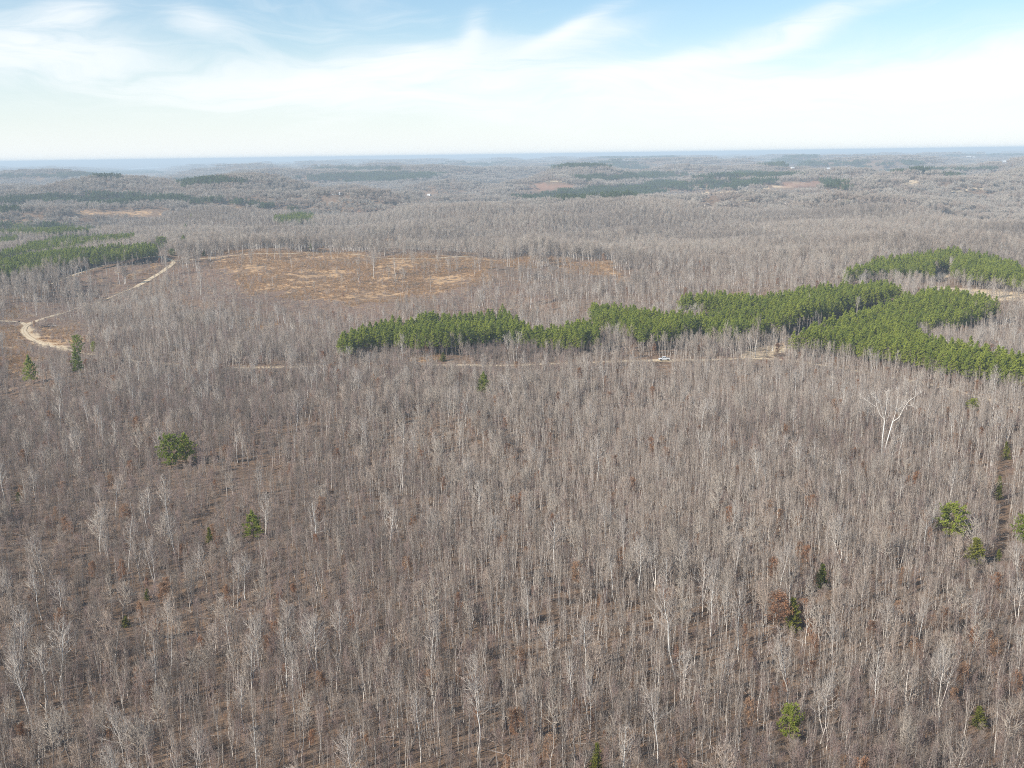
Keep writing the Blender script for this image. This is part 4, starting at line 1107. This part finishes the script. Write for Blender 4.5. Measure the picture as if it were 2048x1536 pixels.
NTH = ['', 'leftmost', 'second', 'third', 'fourth', 'fifth', 'sixth', 'seventh', 'eighth', 'ninth', 'tenth', 'eleventh', 'twelfth']
for i in front_rank:
    b = BNAME.get(int(BLOCK[i]), 'upper right')
    if i in FRONT:
        k_, m_ = FRONT[i]
        w_ = 'rightmost' if k_ == m_ else NTH[k_] + ('' if k_ == 1 else ' from the left') if k_ < len(NTH) else '%dth from the left' % k_
        lb = 'green plantation pine in the front row of the %s block, %s' % (b, w_)
    else:
        lb = 'green plantation pine standing behind the front row of the %s block' % b
    tree_object('pine_tree', PIN[idx[i]], (X[i], Y[i], Z[i] - 0.05), Hp[i], rz[i], lb, 'pine', 'pines of the %s block' % b, wd[i] / s[i])
sel = np.nonzero(~single)[0]
scatter('pine_plantation', PIN, np.column_stack([X, Y, Z - 0.05])[sel], idx[sel], rz[sel], np.column_stack([wd, wd, s])[sel], 'green pine plantation blocks beyond the first rows of pines', 'pines')

# ---- far woods as patches of trees
def far_zone(name, pname, sp, r0, r1, half, scl):
    X, Y = grid_points(sp, r0, r1, half, 0.45); n = len(X); r = np.hypot(X, Y)
    Z, cm = clear_mask(X, Y, np.full(n, 15.0 * scl[1]), r)
    tx, ty = cm['tx'], cm['ty']
    pine = inside_any(FARPINE, tx, ty) | inside_any(PINE_POLYS, tx, ty) | ((waves(WV_PINE, X, Y) > 1.6) & (r > 5000))
    ok = ~(cm['hard'] | cm['open'] | cm['dirt'] | inside_any(REDCUT, cm['bx'], cm['by']) | inside_any(REDCUT, tx, ty))
    ok &= rng.uniform(0, 1, n) < 0.94
    s = rng.uniform(0.85, 1.15, n); rz = rng.uniform(0, 6.28, n)
    for nm, forms, k, lb, ct in ((name, FARW, ok & ~pine, 'grey-lilac leafless woods rolling away to the horizon', 'woods'), (pname, FARP, ok & pine, 'dark blue-green pine stands on the distant ridges', 'pines')):
        q = np.nonzero(k)[0]
        scatter(nm, forms, np.column_stack([X, Y, Z])[q], rng.integers(0, len(forms), n)[q], rz[q], np.column_stack([s * scl[0], s * scl[0], s * scl[1]])[q], lb + (' in the middle distance' if r1 < 6000 else ' far off'), ct)
far_zone('distant_woods', 'distant_pines', 23, 1840, 5200, 29.5, (1.0, 1.0))
far_zone('farthest_woods', 'farthest_pines', 64, 5150, 15500, 29.5, (2.6, 1.15))

# ---- single bare trees: the 260 that show largest; the rest of the stand in one object
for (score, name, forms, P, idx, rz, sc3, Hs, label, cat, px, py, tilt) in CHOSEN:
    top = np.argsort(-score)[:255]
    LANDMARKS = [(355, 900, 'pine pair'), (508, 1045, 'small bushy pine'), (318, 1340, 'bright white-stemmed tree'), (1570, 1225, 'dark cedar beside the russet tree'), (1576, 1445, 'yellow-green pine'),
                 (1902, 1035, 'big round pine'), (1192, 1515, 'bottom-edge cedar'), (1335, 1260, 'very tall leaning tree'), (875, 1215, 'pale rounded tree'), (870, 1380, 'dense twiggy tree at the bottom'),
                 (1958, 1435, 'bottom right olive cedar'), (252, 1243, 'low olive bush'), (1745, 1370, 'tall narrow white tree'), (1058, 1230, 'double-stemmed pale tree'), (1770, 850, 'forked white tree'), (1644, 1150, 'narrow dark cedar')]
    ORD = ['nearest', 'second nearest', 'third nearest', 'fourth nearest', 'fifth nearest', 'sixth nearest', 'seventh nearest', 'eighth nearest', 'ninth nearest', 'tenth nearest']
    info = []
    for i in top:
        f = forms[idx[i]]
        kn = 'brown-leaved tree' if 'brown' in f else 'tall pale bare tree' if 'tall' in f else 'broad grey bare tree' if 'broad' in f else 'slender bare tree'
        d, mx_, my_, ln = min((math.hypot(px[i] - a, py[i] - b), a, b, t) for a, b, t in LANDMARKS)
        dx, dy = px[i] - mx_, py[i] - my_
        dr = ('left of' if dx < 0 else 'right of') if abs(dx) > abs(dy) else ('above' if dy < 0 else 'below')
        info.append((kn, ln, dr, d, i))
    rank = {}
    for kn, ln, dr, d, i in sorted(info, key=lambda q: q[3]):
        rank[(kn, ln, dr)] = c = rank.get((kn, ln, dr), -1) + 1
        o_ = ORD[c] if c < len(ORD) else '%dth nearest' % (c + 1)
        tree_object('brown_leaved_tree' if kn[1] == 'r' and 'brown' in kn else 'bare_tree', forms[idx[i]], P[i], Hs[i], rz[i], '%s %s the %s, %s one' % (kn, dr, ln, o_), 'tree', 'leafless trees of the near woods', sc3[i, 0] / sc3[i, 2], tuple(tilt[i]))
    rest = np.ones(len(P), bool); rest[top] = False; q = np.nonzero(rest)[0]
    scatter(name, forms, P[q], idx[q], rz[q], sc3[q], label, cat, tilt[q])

# ------------------------------------------------------------------ built things
M_WHITE = plain('white_paint', (0.78, 0.78, 0.76), 0.35, 0.5)
M_CREAM = plain('cream_siding', (0.62, 0.58, 0.50), 0.6, 0.3)
M_ROOFM = plain('grey_roofing', (0.30, 0.30, 0.31), 0.6, 0.3)
M_GLASS = plain('dark_glass', (0.03, 0.04, 0.05), 0.08, 0.8)
M_DARK = plain('dark_wood', (0.07, 0.05, 0.04), 0.8, 0.2)
M_TYRE = plain('rubber', (0.02, 0.02, 0.02), 0.85, 0.2)
M_RIM = plain('alloy', (0.45, 0.45, 0.46), 0.35, 0.5, 0.8)
M_PAINT = plain('silver_white_car_paint', (0.72, 0.74, 0.75), 0.22, 0.6)
M_TRIM = plain('dark_plastic', (0.03, 0.03, 0.035), 0.6, 0.3)
M_RED = plain('red_lens', (0.35, 0.02, 0.02), 0.2, 0.6)
M_LAMP = plain('clear_lens', (0.75, 0.77, 0.78), 0.12, 0.7)

def box_vf(c, s, taper=0.0):
    c = np.array(c, float); s = np.array(s, float) / 2
    V = [c + s * np.array([a, b, d]) * np.array([1 - (taper if d > 0 else 0), 1 - (taper if d > 0 else 0), 1]) for d in (-1, 1) for a, b in ((-1, -1), (1, -1), (1, 1), (-1, 1))]
    return np.array(V), [(3, 2, 1, 0), (4, 5, 6, 7), (0, 1, 5, 4), (1, 2, 6, 5), (2, 3, 7, 6), (3, 0, 4, 7)]
def box(name, c, s, mt, parent, taper=0.0, bev=0.0):
    V, F = box_vf(c, s, taper); o = new_obj(name, new_mesh(name, V, F, [mt]), parent)
    if bev:
        b = o.modifiers.new('bevel', 'BEVEL'); b.width = bev; b.segments = 2
    return o
def prism(name, prof, y0, y1, mt, parent, inset=0.0, bev=0.0):
    """profile in x-z extruded across y"""
    n = len(prof)
    V = [(x, y0, z) for x, z in prof] + [(x, y1, z) for x, z in prof]
    F = [tuple(range(n)), tuple(range(2 * n - 1, n - 1, -1))] + [(i, i + n, (i + 1) % n + n, (i + 1) % n) for i in range(n)]
    o = new_obj(name, new_mesh(name, np.array(V, float), F, [mt]), parent)
    if bev:
        b = o.modifiers.new('bevel', 'BEVEL'); b.width = bev; b.segments = 2
    return o
def disc(name, c, r, w, mt, parent, n=18):
    th = np.arange(n) / n * 2 * math.pi
    V = [(c[0] + r * math.cos(t), c[1] - w / 2, c[2] + r * math.sin(t)) for t in th] + [(c[0] + r * math.cos(t), c[1] + w / 2, c[2] + r * math.sin(t)) for t in th]
    F = [tuple(range(n)), tuple(range(2 * n - 1, n - 1, -1))] + [(i, i + n, (i + 1) % n + n, (i + 1) % n) for i in range(n)]
    return new_obj(name, new_mesh(name, np.array(V), F, [mt]), parent)

def build_truck():
    P = ground(*TRUCK_PX); Q = ROADP['main'][0]
    i = int(np.argmin(np.hypot(Q[:, 0] - P[0], Q[:, 1] - P[1])))
    d = Q[i + 3] - Q[i - 3]; rz = math.atan2(d[1], d[0])
    o = empty('pickup_truck', (float(Q[i][0]), float(Q[i][1]), float(height(Q[i][0], Q[i][1])) + 0.16), rz)   # nose toward -x
    body = prism('body', [(-2.85, .50), (-2.90, .75), (-2.82, 1.02), (-2.6, 1.12), (-1.35, 1.20), (2.85, 1.20), (2.9, .62), (2.75, .48)], -0.95, 0.95, M_PAINT, o, bev=.05)
    prism('cab', [(-1.45, 1.19), (-0.70, 1.86), (-0.45, 1.92), (0.75, 1.92), (1.02, 1.84), (1.22, 1.19)], -0.86, 0.86, M_PAINT, o, bev=.06)
    box('truck_bed', (2.05, 0, 1.215), (1.45, 1.56, .05), M_TRIM, o)
    for s in (-1, 1):
        y = s * 0.868
        prism('side_window', [(-1.12, 1.30), (-0.66, 1.74), (-0.05, 1.76), (-0.05, 1.28)], y - .01, y + .01, M_GLASS, o)
        prism('side_window', [(0.05, 1.28), (0.05, 1.76), (0.70, 1.76), (0.92, 1.30)], y - .01, y + .01, M_GLASS, o)
        box('mirror', (-1.15, s * 1.0, 1.28), (.14, .18, .18), M_TRIM, o)
        box('headlight', (-2.84, s * .72, .92), (.12, .36, .18), M_LAMP, o)
        box('tail_light', (2.88, s * .86, .98), (.06, .14, .34), M_RED, o)
        box('bed_rail', (2.05, s * .86, 1.24), (1.6, .12, .08), M_PAINT, o)
        dr = box('door', (-0.55, s * .955, .88), (1.05, .02, .56), M_PAINT, o); box('handle', (-0.15, s * .975, 1.06), (.2, .03, .04), M_TRIM, dr)
        dr = box('door', (0.57, s * .955, .88), (1.0, .02, .56), M_PAINT, o); box('handle', (0.95, s * .975, 1.06), (.2, .03, .04), M_TRIM, dr)
        for x in (-1.85, 1.85):
            w = disc('wheel', (x, s * .85, .40), .40, .26, M_TYRE, o); disc('rim', (x, s * .90, .40), .24, .20, M_RIM, w)
            disc('wheel_arch', (x, s * .945, .46), .50, .02, M_TRIM, o)
    ws = new_obj('windscreen', new_mesh('windscreen', np.array([(-1.43, -.74, 1.26), (-1.43, .74, 1.26), (-0.77, .70, 1.82), (-0.77, -.70, 1.82)]) + np.array([-.025, 0, .03]), [(0, 1, 2, 3)], [M_GLASS]), o)
    new_obj('rear_window', new_mesh('rear_window', np.array([(1.22, -.70, 1.30), (1.22, .70, 1.30), (1.06, .66, 1.78), (1.06, -.66, 1.78)]) + np.array([.02, 0, .02]), [(3, 2, 1, 0)], [M_GLASS]), o)
    box('grille', (-2.90, 0, .86), (.05, 1.05, .26), M_TRIM, o)
    box('front_bumper', (-2.93, 0, .60), (.16, 1.86, .20), M_RIM, o, bev=.03); box('rear_bumper', (2.95, 0, .58), (.14, 1.8, .18), M_RIM, o, bev=.03)
    box('tailgate', (2.885, 0, .95), (.05, 1.5, .46), M_PAINT, o)
    setp(o, 'silver-white crew cab pickup truck parked on the dirt road', 'pickup truck')
build_truck()

def build_house(px, py, w, d, wall, label, i):
    P = ground(px, py); w, d = w * 0.78, d * 0.78; h = 3.0 if w < 30 else 4.5
    o = empty('house' if w < 30 else 'farm_building', tuple(P), 0.3 * ((i * 7) % 5 - 2))
    mt = M_WHITE if wall == 'white' else M_CREAM
    box('wall', (0, 0, h / 2 - .5), (w, d, h + 1), mt, o)
    rh = d * 0.26
    prism_v = [(-w / 2 - .5, -d / 2 - .5, h), (w / 2 + .5, -d / 2 - .5, h), (w / 2 + .5, d / 2 + .5, h), (-w / 2 - .5, d / 2 + .5, h), (-w / 2 - .5, 0, h + rh), (w / 2 + .5, 0, h + rh)]
    rf = new_obj('roof', new_mesh('roof', np.array(prism_v) + [0, 0, .02], [(3, 2, 1, 0), (0, 1, 5, 4), (2, 3, 4, 5), (0, 4, 3), (1, 2, 5)], [M_ROOFM if i % 2 else M_WHITE]), o)
    if w < 30: box('chimney', (w * .25, d * .1, h + rh * .9), (.8, .8, 1.6), M_CREAM, rf)
    box('door', (w * .08, -d / 2 - .03, 1.05), (1.0, .08, 2.1), M_DARK, o)
    for fx in (-.34, -.14, .3):
        wd = box('window', (w * fx, -d / 2 - .03, 1.7), (1.3, .08, 1.2), M_WHITE, o); box('pane', (w * fx, -d / 2 - .08, 1.7), (1.1, .04, 1.0), M_GLASS, wd)
    setp(o, label, 'house' if w < 30 else 'building', 'distant houses')
for i, (px_, py_, w_, d_, c_, l_) in enumerate(HOUSES): build_house(px_, py_, w_, d_, c_, l_, i)

def build_brush_pile():
    P = ground(95, 655); o = empty('brush_pile', tuple(P), 0.2); g = np.random.default_rng(4)
    for i in range(26):
        b = Buf(); L = g.uniform(2, 6.5); a = g.normal(0, 0.5); c = np.array([g.normal(0, 2.2), g.normal(0, 1.0), 0.25 + abs(g.normal(0, 0.55))])
        dv = unit(np.array([math.cos(a), math.sin(a), g.normal(0, .18)])); n = g.normal(0, .15, 3)
        b.tube([c - dv * L / 2, c + n, c + dv * L / 2], [.20, .15, .05], 6)
        for _ in range(6):
            q = c + dv * L * g.uniform(-.3, .5); e = q + unit(dv + g.normal(0, .7, 3)) * g.uniform(.6, 1.6); b.spikes(q[None], e[None], .05)
        V, F = b.get(); new_obj('limb', new_mesh('limb', V, F, [M_BARK_WHITE if i == 0 else M_DARK if i % 3 else M_BARK_GREY], smooth=True), o)
    setp(o, 'dark pile of cut limbs inside the sandy road bend', 'brush pile')
    b = Buf(); A, B_ = ground(118, 687), ground(134, 679); C = (A + B_) / 2; D = unit(B_ - A)
    o2 = empty('fallen_log', tuple(C))
    b.tube([-D * 3.4 + [0, 0, .22], [0, 0, .26], D * 3.4 + [0, 0, .3]], [.24, .2, .1], 7); V, F = b.get(); new_obj('trunk', new_mesh('trunk', V, F, [M_BARK_WHITE], smooth=True), o2)
    b = Buf(); b.spikes(np.array([D * 1.8 + [0, 0, .3], D * 2.6 + [0, 0, .3], D * 3.2 + [0, 0, .3]]), np.array([D * 3 + [.6, .9, .9], D * 3.6 + [-.4, -.8, .8], D * 5 + [0, .3, .7]]), .06); V, F = b.get(); new_obj('branch', new_mesh('branch', V, F, [M_BARK_PALE]), o2)
    setp(o2, 'pale fallen log lying beside the sandy road bend', 'log')
    P = ground(38, 645.5); o3 = empty('tree_stump', tuple(P)); b = Buf()
    b.tube([[0, 0, -.3], [0, 0, .2], [0.03, 0, 1.0], [0.05, .02, 1.35]], [.85, .66, .6, .56], 10); V, F = b.get(); new_obj('trunk', new_mesh('trunk', V, F, [M_DARK], smooth=True), o3)
    b = Buf(); th = np.arange(5) * 1.26
    b.spikes(np.stack([0.4 * np.cos(th), 0.4 * np.sin(th), 0.3 + 0 * th], 1), np.stack([1.5 * np.cos(th), 1.5 * np.sin(th), -.1 + 0 * th], 1), .22); V, F = b.get(); new_obj('roots', new_mesh('roots', V, F, [M_DARK]), o3)
    setp(o3, 'squat dark brown stump on the side track left of the road bend', 'stump')
build_brush_pile()

# ------------------------------------------------------------------ the air
def build_haze():
    S = 56000.0; z0, z1 = -140.0, 118.0
    V, F = box_vf((0, 0, (z0 + z1) / 2), (2 * S, 2 * S, z1 - z0))
    mt = bpy.data.materials.new('pale_air'); mt.use_nodes = True; T = NT(mt.node_tree); T.n.clear()
    v = T.add('ShaderNodeVolumePrincipled'); v.inputs['Color'].default_value = (0.75, 0.89, 1.0, 1); v.inputs['Density'].default_value = 1.35e-4; v.inputs['Anisotropy'].default_value = 0.0
    out = T.add('ShaderNodeOutputMaterial'); T.l.new(v.outputs[0], out.inputs['Volume'])
    o = new_obj('haze', new_mesh('haze', V, F, [mt])); o['kind'] = 'stuff'
    o['label'] = 'pale blue winter haze over the whole landscape'; o['category'] = 'haze'
build_haze()
